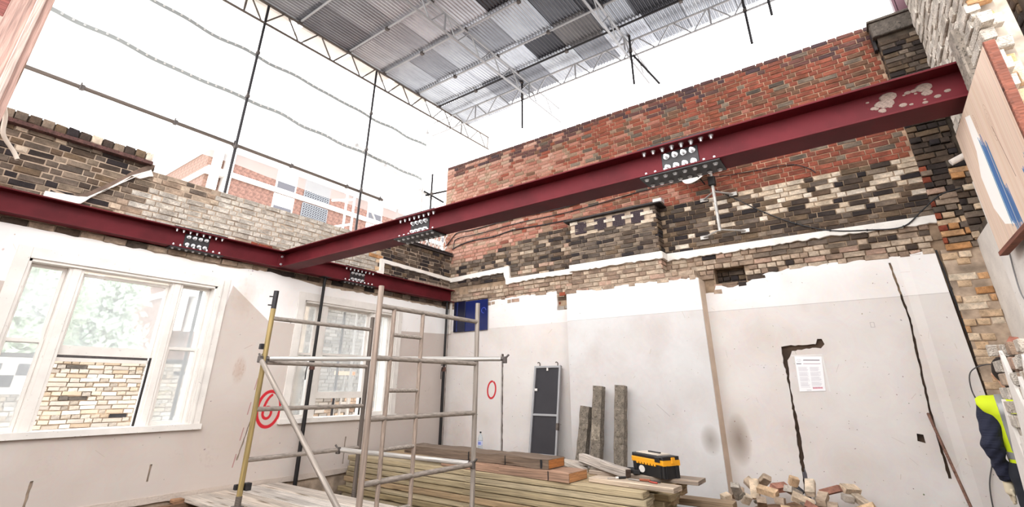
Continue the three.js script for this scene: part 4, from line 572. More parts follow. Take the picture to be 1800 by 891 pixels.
// trees across the yard
function tree(label, x, z, y0, y1, rad, seed, tint) {
  const t = thing('tree', label, 'tree', [x, -0.4, z]), r = rng(seed);
  part('trunk', [rod(V(0, 0, 0), V(0.05, y0 + 0.8, 0.05), 0.14, 9, 0.08), rod(V(0.05, y0 + 0.6, 0), V(0.4, y0 + 1.6, -0.5), 0.06, 7, 0.03), rod(V(0, y0 + 0.4, 0), V(-0.3, y0 + 1.5, 0.6), 0.06, 7, 0.03)], std('#8a7d70', 0.9), t);
  const leaf = new THREE.BufferGeometry(); leaf.setAttribute('position', new THREE.Float32BufferAttribute([0, 0, 0, 0.05, 0.07, 0.012, 0, 0.16, 0, 0, 0, 0, 0, 0.16, 0, -0.05, 0.07, 0.012], 3)); leaf.computeVertexNormals();
  const n = 5200, im = new THREE.InstancedMesh(leaf, new THREE.MeshPhysicalMaterial({ color: tint, roughness: 0.9, transmission: 0.35, thickness: 0, side: THREE.DoubleSide }), n), o = new THREE.Object3D(), c = new THREE.Color();
  const blobs = Array.from({ length: 22 }, () => { const a = r() * 6.28, h = r(); return [Math.cos(a) * rad * (0.9 - 0.6 * h) * r(), y0 + h * (y1 - y0), Math.sin(a) * rad * (0.9 - 0.6 * h) * r(), 0.3 + 0.5 * r()]; });
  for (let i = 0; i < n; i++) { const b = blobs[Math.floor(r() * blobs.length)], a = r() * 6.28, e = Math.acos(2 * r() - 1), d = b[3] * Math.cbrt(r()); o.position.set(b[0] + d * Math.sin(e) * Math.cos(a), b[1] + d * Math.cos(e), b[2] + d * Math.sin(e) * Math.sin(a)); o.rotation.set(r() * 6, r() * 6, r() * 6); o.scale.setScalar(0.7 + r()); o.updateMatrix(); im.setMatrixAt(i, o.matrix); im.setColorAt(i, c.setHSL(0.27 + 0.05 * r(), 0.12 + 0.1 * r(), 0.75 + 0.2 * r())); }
  im.name = 'foliage'; im.userData = { kind: 'stuff' }; t.add(shade(im));
}
tree('pale green tree seen through the left light of the nearer window', -9, 4.9, 1.9, 5.0, 1.1, 301, '#c9d3c2');
tree('paler bushy tree seen through the middle light of the nearer window', -10, 3.3, 1.6, 4.2, 1.0, 302, '#d3dacf');
{ // white trellis on the low parapet by the corner
  const t = thing('trellis', 'small white diamond trellis on the low parapet by the corner', 'trellis', [-0.2, 4.012, -0.1]), g = []; for (let i = 0; i < 12; i++) { part('slat', rod(V(0, 0, 0.9 - i * 0.12), V(0, 0.62, 0.62 - i * 0.12), 0.011, 6), M.whitePaint, t); part('slat', rod(V(0.02, 0, 0.62 - i * 0.12), V(0.02, 0.62, 0.9 - i * 0.12), 0.011, 6), M.whitePaint, t); }
}

// ================================================================ things fixed to the walls
{ // blue board in the corner
  const t = thing('blue_board', 'glossy dark blue board hung high in the corner above the plaster', 'board', [0, 0, 0.012]);
  const blue = std('#16245f', 0.25, { map: T.plain }), dk = std('#0d1230', 0.3, { map: T.plain });
  part('panel', cb(0.5, 1.1, 2.27, 2.885, 0.022, 0.036, 0.002), blue, t); part('panel', cb(0.2, 0.51, 2.27, 2.89, 0.036, 0.052, 0.002), dk, t, 'darker strip of board in front'); part('edge_strip', cb(0.28, 0.31, 2.28, 2.88, 0.052, 0.06, 0.001), blue, t);
  const c = part('ring', new THREE.TorusGeometry(0.055, 0.008, 6, 24, 5).translate(1.0, 2.66, 0.036), std('#2f47b5', 0.3), t, 'lighter blue ring printed on the board'); c.scale.z = 1;
  part('batten', cb(0.06, 0.12, 2.25, 2.9, 0.02, 0.05, 0.004), M.plasterWhite, t);
}
function prop(label, x, z, top, yc, tilt = 0) {                       // adjustable steel prop
  const t = thing('steel_prop', label, 'prop', [x, FLOOR, z]), H = top - FLOOR, dark = M.blackIron;
  part('base_plate', cb(-0.075, 0.075, 0, 0.006, -0.075, 0.075, 0.002), dark, t); part('outer_tube', rod(V(0, 0.006, 0), V(0, yc - FLOOR, 0), 0.03, 14), dark, t); part('inner_tube', rod(V(0, yc - FLOOR, 0), V(0, H - 0.006, 0), 0.024, 14), dark, t); part('head_plate', cb(-0.075, 0.075, H - 0.006, H, -0.075, 0.075, 0.002), dark, t);
  const col = part('collar', rod(V(0, yc - FLOOR - 0.05, 0), V(0, yc - FLOOR + 0.03, 0), 0.041, 14), std('#5b3a30', 0.7), t, 'rusty threaded collar'); part('handle', cable([V(0.03, yc - FLOOR, 0.05), V(0.05, yc - FLOOR + 0.02, 0.1), V(0.05, yc - FLOOR - 0.05, 0.12), V(0.05, yc - FLOOR - 0.2, 0.12)], 0.009, 16), dark, col); part('pin', rod(V(-0.06, yc - FLOOR + 0.07, 0.02), V(0.07, yc - FLOOR + 0.07, 0.02), 0.008, 8), dark, col);
}
prop('black steel prop in front of the far window', 0.1, 3.13, 2.9, 1.5); prop('black steel prop in the room corner under the blue board', 0.12, 0.2, 2.9, 1.55);
{ // satellite dish bracket on the back wall
  const t = thing('satellite_dish', 'white satellite dish on a galvanised wall bracket below the bolted plate', 'dish', [5.745, 3.42, 0.025]), g = M.tubeBright;
  part('mast', rod(V(0, -0.02, 0.28), V(0, 0.98, 0.28), 0.024, 12), g, t);
  for (const [y, sp] of [[0.0, 0.3], [0.62, 0.22]]) { for (const s of [-1, 1]) { part('arm', rod(V(0, y, 0.28), V(s * sp, y, 0.015), 0.014, 8), g, t); part('foot', cb(s * sp - 0.06, s * sp + 0.06, y - 0.03, y + 0.03, 0.0, 0.012, 0.003), g, t); } }
  const pr = []; for (let i = 0; i <= 8; i++) pr.push(new THREE.Vector2(0.33 * i / 8, 0.07 * (i / 8) ** 2)); for (let i = 8; i >= 0; i--) pr.push(new THREE.Vector2(0.33 * i / 8, 0.07 * (i / 8) ** 2 - 0.008));
  const d = part('reflector', new THREE.LatheGeometry(pr, 36), M.whitePaint, t); d.position.set(-0.12, 1.02, 0.36); d.rotation.set(1.1, 0.0, 0.45);
  part('feed_arm', rod(V(-0.1, 0.75, 0.34), V(-0.2, 0.95, 0.75), 0.012, 8), M.blackIron, t); part('feed_head', rod(V(-0.2, 0.95, 0.72), V(-0.17, 1.0, 0.66), 0.03, 12), M.whitePaint, t); part('clamp', cb(-0.05, 0.05, 0.72, 0.86, 0.24, 0.34, 0.008), M.blackIron, t);
}
const wire = (name, label, pts, r, mat = M.black, n = 80) => { const t = thing(name, label, 'cable', [0, 0, 0]); part('cable', cable(pts.map((p) => V(...p)), r, n), mat, t); if (name !== 'rope' && r > 0.0065) { const clips = pts.slice(1, -1).map((p) => new THREE.SphereGeometry(r * 1.7, 7, 5).translate(...p)); part('clip', clips, mat, t); } };
wire('cable', 'long black cable drooping across the dark brick at right', [[5.76, 4.1, 0.2], [5.9, 4.03, 0.03], [6.35, 3.65, 0.03], [6.72, 3.4, 0.03], [7.1, 3.22, 0.06], [7.5, 3.15, 0.06], [7.88, 3.13, 0.06], [8.09, 3.28, 0.1], [8.3, 3.42, 0.2], [8.5, 3.46, 0.2]], 0.009);
wire('cable', 'thin black cable looping above the pale bricks to the satellite dish', [[5.74, 4.3, 0.28], [5.95, 4.36, 0.05], [6.36, 4.34, 0.03], [6.85, 4.3, 0.03], [7.05, 4.17, 0.03], [7.1, 4.1, 0.03]], 0.007);
wire('cable', 'black cable clipped along the red brick, upper of three', [[-0.19, 4.2, 0.03], [-0.1, 4.26, 0.03], [0.13, 4.45, 0.03], [0.6, 4.45, 0.03], [1.7, 4.49, 0.03], [3.06, 4.48, 0.03], [4.56, 4.58, 0.03], [5.6, 4.6, 0.03]], 0.011);
wire('cable', 'black cable clipped along the red brick, middle of three', [[0.06, 4.1, 0.03], [0.1, 4.3, 0.03], [0.2, 4.33, 0.03], [0.8, 4.33, 0.03], [1.9, 4.37, 0.03], [3.1, 4.36, 0.03], [4.6, 4.44, 0.03], [5.5, 4.45, 0.03]], 0.009);
wire('cable', 'black cable sagging along the brick towards the chimney breast, lowest of three', [[0.02, 4.1, 0.03], [0.3, 4.17, 0.03], [0.63, 4.2, 0.03], [1.2, 4.19, 0.03], [1.7, 4.24, 0.03], [2.5, 4.21, 0.03], [3.08, 4.2, 0.03]], 0.012);
wire('cable', 'grey cable hanging down the white plaster by the toothed brick jamb', [[8.35, 1.43, 0.16], [8.2, 1.45, 0.14], [8.06, 1.38, 0.1], [8.02, 1.2, 0.07], [8.06, 0.95, 0.05], [8.04, 0.6, 0.05], [7.92, 0.25, 0.05], [7.88, -0.1, 0.06], [7.86, -0.33, 0.1]], 0.0065, std('#4a4747', 0.6));
wire('cable', 'thin grey wire looping on the white pier face under the board', [[8.05, 2.1, 3.35], [8.05, 2.04, 3.42], [8.05, 1.9, 3.36], [8.04, 1.75, 3.38], [8.045, 1.62, 3.5], [8.045, 1.45, 3.6]], 0.004, std('#7a7879', 0.6), 40);
wire('rope', 'pale rope hanging at the left edge over the dark parapet', [[0.55, 4.2, 7.42], [0.62, 3.95, 7.36], [0.58, 3.75, 7.28], [0.6, 3.55, 7.24], [0.6, 3.4, 7.12], [0.62, 3.33, 7.08]], 0.02, std('#cfc2b4', 0.9), 40); scene.children.at(-1).userData.category = 'rope';
{ // white CCTV-like fitting under the beam end
  const t = thing('cctv_fitting', 'small white bullet-shaped lamp fixed below the end of the long beam', 'fitting', [8.02, 2.66, 3.5]); part('body', rod(V(-0.1, -0.01, 0), V(0.0, 0.03, 0), 0.022, 12), M.whitePaint, t); part('bracket', rod(V(0, 0.03, 0), V(0.06, 0.0, -0.02), 0.012, 8), M.whitePaint, t); part('joint', new THREE.SphereGeometry(0.018, 10, 8).translate(0.01, 0.03, 0), M.whitePaint, t);
}
{ // plywood board with blue paint on the cross wall
  const tex = canvasTex(1024, 640, (g, W, H) => {
    const r = rng(44); g.fillStyle = '#ddc6b4'; g.fillRect(0, 0, W, H);
    for (let i = 0; i < 420; i++) { const x = r() * W; g.strokeStyle = `rgba(${150 + 60 * r()},${110 + 60 * r()},${85 + 50 * r()},${0.08 + 0.2 * r()})`; g.lineWidth = 0.6 + 2.4 * r(); g.beginPath(); g.moveTo(x, 0); g.bezierCurveTo(x + 26 * r(), H * 0.3, x - 26 * r(), H * 0.6, x + 14 * r(), H); g.stroke(); }
    for (const [x, y, s] of [[690, 210, 30], [470, 130, 18]]) { g.strokeStyle = 'rgba(150,100,75,0.6)'; for (let k = 1; k < 5; k++) { g.lineWidth = 2; g.beginPath(); g.ellipse(x, y, s * k * 0.3, s * k * 0.7, 0, 0, 7); g.stroke(); } }
    g.strokeStyle = 'rgba(70,40,30,0.8)'; g.lineWidth = 5; g.beginPath(); g.moveTo(690, 230); g.lineTo(735, 470); g.stroke();
    g.fillStyle = 'rgba(246,243,240,0.95)'; g.beginPath(); g.moveTo(330, 30); g.lineTo(430, 60); g.lineTo(450, 260); g.lineTo(470, 600); g.lineTo(300, 560); g.lineTo(210, 460); g.lineTo(200, 300); g.lineTo(300, 200); g.fill();
    const brush = (x, y0, y1, w) => { for (let i = 0; i < 26; i++) { const o = (r() - 0.5) * w; g.strokeStyle = `rgba(${36 + 40 * r()},${84 + 34 * r()},${140 + 30 * r()},0.75)`; g.lineWidth = 3 + 7 * r(); g.beginPath(); g.moveTo(x + o, y0 + 50 * r()); g.lineTo(x + o + 12 * r(), y1 - 60 * r()); g.stroke(); } };
    brush(440, 170, 600, 60); brush(490, 220, 650, 70); brush(545, 440, 650, 50); brush(880, 470, 660, 70); brush(950, 430, 660, 90); brush(1010, 480, 660, 60);
  });
  const t = thing('plywood_board', 'bare plywood sheet with blue and white brush strokes fixed to the cross wall', 'board', [8.0, 0, 0]);
  const g = frameUV(cbox(0.02, 0.84, 1.18, 0.003).translate(0, 2.41, 4.1), 3.51, 1.99, 1.18, 0.84, 1, 'z');
  part('panel', g, std('#ffffff', 0.8, { map: tex }), t); const brown = wood('#8a4f3c');
  part('edge_batten', cb(-0.02, 0.02, 1.975, 2.0, 3.52, 4.7, 0.003), brown, t, 'brown batten along the lower edge'); part('edge_batten', cb(-0.014, 0.03, 1.99, 2.83, 4.675, 4.7, 0.003), brown, t, 'brown batten along the near edge'); part('spacer', cb(0.01, 0.055, 2.1, 2.7, 3.6, 3.68, 0.003), brown, t); part('spacer', cb(0.01, 0.055, 2.1, 2.7, 4.2, 4.28, 0.003), brown, t);
}
{ // notice in a plastic sleeve
  const tex = canvasTex(620, 840, (g, W, H) => {
    g.fillStyle = '#f3f1f3'; g.fillRect(0, 0, W, H); g.fillStyle = '#8a858b'; g.fillRect(200, 78, W - 260, 26); g.beginPath(); g.moveTo(200, 78); g.lineTo(180, 104); g.lineTo(230, 104); g.fill(); g.fillRect(24, 168, 110, 24); g.strokeStyle = '#9d98a0'; g.lineWidth = 4; g.beginPath(); g.ellipse(90, 100, 48, 30, 0, 0, 7); g.stroke(); g.beginPath(); g.moveTo(72, 100); g.lineTo(88, 112); g.lineTo(112, 88); g.stroke();
    g.fillStyle = '#b9a3ad'; g.fillRect(180, 170, 390, 16); g.fillStyle = '#c2bec6'; const r = rng(2);
    for (const [x, w] of [[50, 230], [310, 250]]) for (let y = 240; y < 740; y += 15) { if (Math.abs((y - 240) % 120) < 14) continue; g.fillRect(x, y, w * (0.75 + 0.25 * r()), 6); }
    g.fillStyle = '#c0526c'; for (let i = 0; i < 9; i++) g.fillRect(330 + i * 26, 742, 19, 40); g.fillStyle = '#8f8a92'; g.fillRect(180, 806, 110, 8);
  });
  const t = thing('notice', 'white printed notice in a plastic sleeve on the right-hand plaster', 'notice', [6.5, 1.375, 0.017]);
  const q = (x, y) => V(x - 6.5, y - 1.375, 0.0025), g = new THREE.BufferGeometry(); const c = [[6.335, 1.16], [6.628, 1.17], [6.668, 1.59], [6.357, 1.60]].map((p) => q(...p)), bk = c.map((p) => V(p.x, p.y, -0.0035)), P = [], U = []; const f = (a, b, d, e) => { for (const v of [a, b, d, a, d, e]) P.push(v.x, v.y, v.z); U.push(0, 0, 1, 0, 1, 1, 0, 0, 1, 1, 0, 1); }; f(...c); for (let i = 0; i < 4; i++) f(bk[i], bk[(i + 1) % 4], c[(i + 1) % 4], c[i]);
  g.setAttribute('position', new THREE.Float32BufferAttribute(P, 3)); g.setAttribute('uv', new THREE.Float32BufferAttribute(U, 2)); g.computeVertexNormals(); part('sheet', g, std('#ffffff', 0.45, { map: tex }), t);
  part('sleeve_edge', [bx(-0.175, 0.18, 0.224, 0.24, -0.003, 0.0), bx(0.165, 0.185, -0.21, 0.22, -0.0035, -0.001)], std('#e6e2df', 0.25), t);
}

// ================================================================ mobile tower
const M1 = 1.58, M2 = 3.38;                                          // the two frames, both across the room's depth
function towerFrame(label, x, zA, zB, base, top, rungs, ladder, feet) {
  const t = thing('tower_scaffold', label, 'scaffold frame', [x, 0, 0]), A = (y, z) => V(0, y, z), tb = M.tube;
  for (const [z, m, tp, bs] of [[zA, feet[0], top[0], base[0]], [zB, feet[1], top[1], base[1]]]) {
    const s = part('standard', hollow(A(bs + 0.16, z), A(tp, z), 0.028), m, t); part('spigot', rod(A(bs + 0.1, z), A(bs + 0.19, z), 0.031, 12), M.tubeDull, s);
    const j = part('base_jack', rod(A(bs + 0.012, z), A(bs + 0.2, z), 0.018, 10), M.tubeDark, t); part('foot_plate', cb(-0.07, 0.07, bs, bs + 0.012, z - 0.07, z + 0.07, 0.003), M.tubeDark, j); part('jack_nut', cb(-0.05, 0.05, bs + 0.075, bs + 0.1, z - 0.05, z + 0.05, 0.008), M.coupler, j);
  }
  for (const y of rungs) part('rung', rod(A(y, zB), A(y, zA), 0.0245, 12), tb, t);
  if (ladder) { for (const z of ladder.z) part('ladder_upright', rod(A(-0.25, z), A(rungs[0], z), 0.0205, 10), M.tubeRust, t); for (const y of ladder.y) part('ladder_rung', rod(A(y, ladder.z[0]), A(y, ladder.z[1]), 0.019, 10), tb, t); }
  return t;
}
const gold = std('#b09a66', 0.6, { metalness: 0.2, map: T.tube });
const f1 = towerFrame('worn aluminium tower frame beside the sprayed red six, nearer the window wall', M1, 4.69, 3.24, [-0.045, -0.18], [2.1, 2.12], [1.95, 1.46, 0.97, 0.475], null, [gold, M.tubeDull]);
part('top_spigot', rod(V(0, 2.06, 4.69), V(0, 2.27, 4.69), 0.0285, 12), M.tubeDark, f1, 'dark spigot on the top end'); for (const y of [2.1, 2.2]) part('spigot_pin', rod(V(0, y, 4.69), V(-0.03, y, 4.75), 0.008, 6), M.tubeDark, f1);
part('locking_clip', [cb(-0.02, 0.05, 0.19, 0.26, 4.6, 4.66, 0.006), cb(-0.06, -0.02, 0.2, 0.25, 4.69, 4.74, 0.006), cb(-0.04, 0.0, 1.6, 1.66, 4.7, 4.76, 0.006)], M.tubeDark, f1);
const f2 = towerFrame('worn aluminium tower frame with a narrow ladder built in, nearer the timber stack', M2, 4.59, 3.09, [FLOOR, FLOOR], [2.14, 2.17], [1.945, 1.46, 0.93, 0.41], { z: [4.4, 4.0], y: [1.685, 1.17, 0.665, 0.16] }, [M.tubeRust, M.tube]);
function brace(label, a, b, mat, hooks = true) {
  const t = thing('scaffold_brace', label, 'scaffold brace', [a.x, a.y, a.z]), d = b.clone().sub(a), u = d.clone().normalize(); part('tube', hollow(V(0, 0, 0), d, 0.026), mat, t);
  if (hooks) for (const [p, s] of [[V(0, 0, 0), -1], [d, 1]]) { const q = p.clone().addScaledVector(u, s * 0.05); part('hook', [rod(p, q, 0.02, 8), cbox(0.05, 0.075, 0.05, 0.01).translate(q.x, q.y - 0.01, q.z), rod(q, q.clone().add(V(u.x * s * 0.05, 0.05, u.z * s * 0.05)), 0.012, 6)], M.coupler, t); }
}
brace('pale level brace tube running diagonally between the two tower frames at window height', V(1.62, 1.5, 4.64), V(3.62, 1.515, 2.93), M.tubeBright);
brace('pale slanting brace tube falling from the first tower frame to the foot of the second', V(1.63, 1.47, 4.74), V(3.36, 0.1, 4.66), M.tube);
brace('white level brace tube low between the two tower frames', V(1.63, 0.475, 3.54), V(3.34, 0.42, 3.12), M.tubeBright);

// ================================================================ floor of boards by the window wall
{ const lab = ['next to the timber stack', 'second from the timber stack', 'third from the timber stack', 'nearest the viewer'];
  for (let i = 0; i < 4; i++) { const z0 = 3.36 + i * 0.31, t = thing('floor_board', `pale dusty floor board by the window wall, ${lab[i]}`, 'board', [0, 0, 0], 'loose floor boards by the window wall'), r = rng(400 + i);
    part('board', cb(0.03 + 0.02 * r(), 3.3, -0.092, -0.046 - 0.004 * r(), z0, z0 + 0.302, 0.004), wood(['#ddd0c3', '#e2d8ce', '#d4c5b6', '#dccfc2'][i], i % 2 ? T.wood : T.wood2, 0.9), t); if (i === 3) part('end_block', cb(0.05, 0.16, -0.092, -0.05, z0 + 0.302, z0 + 0.42, 0.006), wood('#b58a68'), t); }
  for (let i = 0; i < 4; i++) { const t = thing('floor_joist', ['rough timber joist under the loose boards, against the window wall', 'rough timber joist under the loose boards, second from the window wall', 'rough timber joist under the loose boards, third from the window wall', 'rough timber joist under the loose boards, nearest the tower ladder'][i], 'joist', [0, 0, 0]), x = 0.12 + i * 0.92; part('joist', cb(x, x + 0.07, FLOOR, -0.094, 3.34, 4.9, 0.005), wood('#8d6b52'), t); }
}

// ================================================================ the stack of new timbers and what lies on it
const tone = ['#c0aa84', '#b5a07a', '#c9b591', '#a8946f', '#bca986', '#b69a77', '#cdbb9a', '#a39270'];
{ const r = rng(500), mats = tone.map((c, i) => wood(c, i % 2 ? T.wood : T.wood2)), rows = 8, h = 0.0705, dep = 0.2;
  const tier = ['top', 'second', 'third', 'fourth', 'fifth', 'sixth', 'seventh', 'lowest'];
  const col = ['at the front', 'second row from the front', 'third row from the front', 'fourth row from the front', 'at the back'];
  const geos = Array.from({ length: 6 }, (_, i) => { const g = cbox(1, h - 0.006, dep - 0.008, 0.004); const L = 4.75; const p = g.attributes.position; for (let k = 0; k < p.count; k++) p.setX(k, p.getX(k) * L); return metres(g); });
  for (let i = 0; i < rows; i++) for (let j = 0; j < 5; j++) {
    const y = 0.222 - (i + 0.5) * h, z = 2.4 - (j + 0.5) * dep + (j === 0 ? r() * 0.055 : 0), sh = (r() - 0.5) * 0.3 + (i > 4 ? -0.05 : 0);
    const t = thing('timber_plank', `new green-tinged timber plank in the stack, ${tier[i]} layer, ${col[j]}`, 'plank', [2.62 + sh * 0.6 + 0.12 * (j > 1 ? 1 : 0), y, z], 'new timbers in the stack');
    part('plank', geos[(i * 5 + j) % 6], mats[Math.floor(r() * mats.length)], t); t.rotation.y = (r() - 0.5) * 0.003;
    const m = t.children[0]; m.scale.y = 1 - 0.03 * r();
  }
  // some planks lie lower in front of the stack
  const lt = thing('timber_plank', 'short greenish timber plank lying on the ground before the stack', 'plank', [2.2, FLOOR + 0.04, 2.66]); part('plank', cbox(3.6, 0.075, 0.2, 0.004), mats[3], lt);
  const extra = [[[4.84, 0.245, 2.16], [0.98, 0.045, 0.22], -0.07, '#d9c3ac', 'pale flat board on top of the stack, its end under the pliers'], [[4.25, 0.005, 1.24], [2.0, 0.07, 0.2], 0.02, '#b59a7c', 'brownish board poking out behind at the right end of the stack'], [[4.75, 0.2425, 1.6], [1.3, 0.04, 0.3], 0.015, '#b3a08f', 'grey-brown board under the toolbox on the stack']];
  for (const [p, s, a, c, l] of extra) { const t = thing('timber_board', l, 'board', p); part('board', cbox(...s, 0.004), wood(c, T.wood2), t); t.rotation.y = a; if (s[0] === 2.0) { t.position.y = -0.02; t.position.x = 4.62; t.position.z = 1.25; } }
}
{ // old timbers
  const a = thing('old_timber', 'thick dark weathered old timber with an orange sawn end on the stack', 'timber', [2.68, 0.372, 2.17]);
  const rough = (w, h, d, seed, amp, nx = 26) => { const g = new THREE.BoxGeometry(w, h, d, nx, 3, 4), p = g.attributes.position; for (let i = 0; i < p.count; i++) { const x = p.getX(i), y = p.getY(i), z = p.getZ(i), e = Math.abs(x) > w / 2 - 0.001 ? 0.25 : 1; p.setY(i, y + e * amp * (fbm(x * 4 + 7, z * 9 + 3, seed, 64, 3) - 0.5) * (y > 0 ? 1.6 : 0.6)); p.setZ(i, z + e * amp * 1.4 * (fbm(x * 4, y * 12 + 5, seed + 4, 64, 3) - 0.5)); } g.computeVertexNormals(); return metres(g); };
  part('beam', rough(2.46, 0.1, 0.36, 61, 0.028), wood('#85705f', T.wood, 0.9), a); part('sawn_end', cb(1.225, 1.234, -0.043, 0.043, -0.165, 0.165, 0.003), wood('#c07a3e'), a, 'fresh orange sawn end'); a.rotation.y = -0.02; part('split', [cb(0.0, 0.012, -0.05, 0.05, 0.176, 0.19, 0.002), cb(0.6, 0.61, -0.05, 0.05, 0.176, 0.19, 0.002), cb(1.12, 1.15, -0.05, 0.045, 0.174, 0.186, 0.002)], M.black, a);
  const b = thing('old_timber', 'clean orange-brown sawn timber lying under the dark old one', 'timber', [3.22, 0.269, 2.2]); part('beam', rough(2.0, 0.092, 0.4, 71, 0.005), wood('#b9937a', T.wood2), b); part('sawn_end', cb(0.997, 1.003, -0.042, 0.042, -0.19, 0.19, 0.002), wood('#c98e5c'), b); b.rotation.y = -0.04; part('split', cb(0.72, 0.73, -0.045, 0.045, 0.196, 0.206, 0.002), M.black, b);
  const c = thing('broken_timber', 'white-painted broken timber slanting towards the toolbox', 'timber', [4.28, 0.33, 1.72]); part('beam', rough(0.95, 0.09, 0.075, 81, 0.018, 12), wood('#dccfc4', T.wood2, 0.9), c); part('end_face', cb(0.474, 0.48, -0.04, 0.04, -0.035, 0.035, 0.002), wood('#4d3b31'), c, 'dark end grain'); c.rotation.set(0, -0.5, -0.06); 
  const d = thing('broken_timber', 'thin pale painted batten lying behind the white broken timber', 'timber', [4.0, 0.288, 1.49]); part('batten', rough(0.95, 0.035, 0.06, 91, 0.008, 12), wood('#d3c5b9', T.wood2, 0.9), d); d.rotation.set(0, -0.1, -0.02);
  const e = thing('broken_timber', 'splintered pale batten propped beside the standing stone posts', 'timber', [3.75, 0.268, 1.55]); part('batten', rough(0.55, 0.04, 0.1, 95, 0.012, 12), wood('#e0d3c6', T.wood2, 0.9), e); e.rotation.set(0, -0.45, -0.1);
}
{ // toolbox
  const t = thing('toolbox', 'black toolbox with a yellow lid rim standing on the timber stack', 'toolbox', [4.9, 0.2635, 1.62]); t.rotation.y = -0.5;
  const yel = std('#eba21f', 0.45), blk = std('#1b1a1c', 0.5), gr = std('#d5cbbf', 0.6, { map: T.plain });
  part('body', [cbox(0.52, 0.13, 0.24, 0.008).translate(0, 0.065, 0), ...[-0.2, 0.2].map((x) => cbox(0.05, 0.13, 0.012, 0.003).translate(x, 0.065, 0.124)), ...[-0.07, 0.07].map((z) => cbox(0.012, 0.13, 0.03, 0.003).translate(0.264, 0.065, z))], blk, t);
  part('rim', [cbox(0.54, 0.055, 0.26, 0.008).translate(0, 0.155, 0), ...Array.from({ length: 7 }, (_, i) => cbox(0.03, 0.02, 0.01, 0.002).translate(-0.16 + i * 0.05, 0.125, 0.13))], yel, t, 'yellow rim');
  const lid = part('lid', [cbox(0.53, 0.04, 0.25, 0.01).translate(0, 0.2, 0)], blk, t); part('lid_top', cbox(0.36, 0.014, 0.2, 0.005).translate(-0.03, 0.226, 0), gr, lid, 'dusty pale top tray'); part('latch', [cbox(0.02, 0.06, 0.05, 0.005).translate(0.272, 0.18, -0.02)], yel, lid); part('latch', cbox(0.08, 0.05, 0.016, 0.004).translate(0.19, 0.185, 0.133), blk, lid); part('handle', [cbox(0.2, 0.016, 0.03, 0.006).translate(0, 0.238, 0)], blk, lid);
  part('label', new THREE.CylinderGeometry(0.042, 0.042, 0.002, 24).rotateX(Math.PI / 2).scale(1.2, 0.9, 1).translate(-0.1, 0.062, 0.1215), M.whitePaint, t, 'worn white oval sticker');
  const h = thing('drill', 'black cordless drill lying at the left end of the toolbox', 'drill', [4.55, 0.294, 1.64]); part('body', rod(V(-0.09, 0.0, 0), V(0.09, 0.0, 0.02), 0.03, 14), blk, h); part('chuck', rod(V(-0.09, 0, 0), V(-0.15, 0, -0.01), 0.02, 12, 0.012), M.tubeDark, h); part('grip', rod(V(0.06, 0, 0.02), V(0.1, -0.0, 0.14), 0.02, 10), blk, h); part('battery', cbox(0.08, 0.045, 0.06, 0.006).translate(0.11, 0.0, 0.16), blk, h); h.rotation.y = 0.4;
  const pl = thing('pliers', 'pair of pliers lying on the pale board before the toolbox', 'pliers', [5.0, 0.278, 2.12]); part('jaw', [cbox(0.05, 0.012, 0.02, 0.003).translate(-0.03, 0, 0)], M.tubeBright, pl); for (const s of [-1, 1]) part('handle', cable([V(0, 0, 0), V(0.05, 0, s * 0.025), V(0.12, 0, s * 0.03)], 0.008, 12), s > 0 ? std('#b2463a', 0.5) : blk, pl); pl.rotation.y = -0.2;
  const sd = thing('screwdriver', 'screwdriver with a white and black handle lying on the stack', 'screwdriver', [4.66, 0.281, 2.14]); part('handle', rod(V(0, 0, 0), V(0.09, 0, 0), 0.013, 10), blk, sd); part('ferrule', rod(V(-0.03, 0, 0), V(0, 0, 0), 0.012, 10), M.whitePaint, sd); part('shaft', rod(V(-0.13, 0, 0), V(-0.03, 0, 0), 0.004, 8), M.tubeBright, sd); sd.rotation.y = 0.9;
  const kn = thing('trowel', 'small steel trowel lying near the pliers on the pale board', 'trowel', [4.83, 0.275, 2.1]); part('blade', cbox(0.14, 0.004, 0.05, 0.001), M.tubeBright, kn); part('handle', rod(V(0.07, 0.006, 0), V(0.19, 0.012, 0), 0.012, 10), std('#8e4a30', 0.6), kn); kn.rotation.y = -0.15;
}
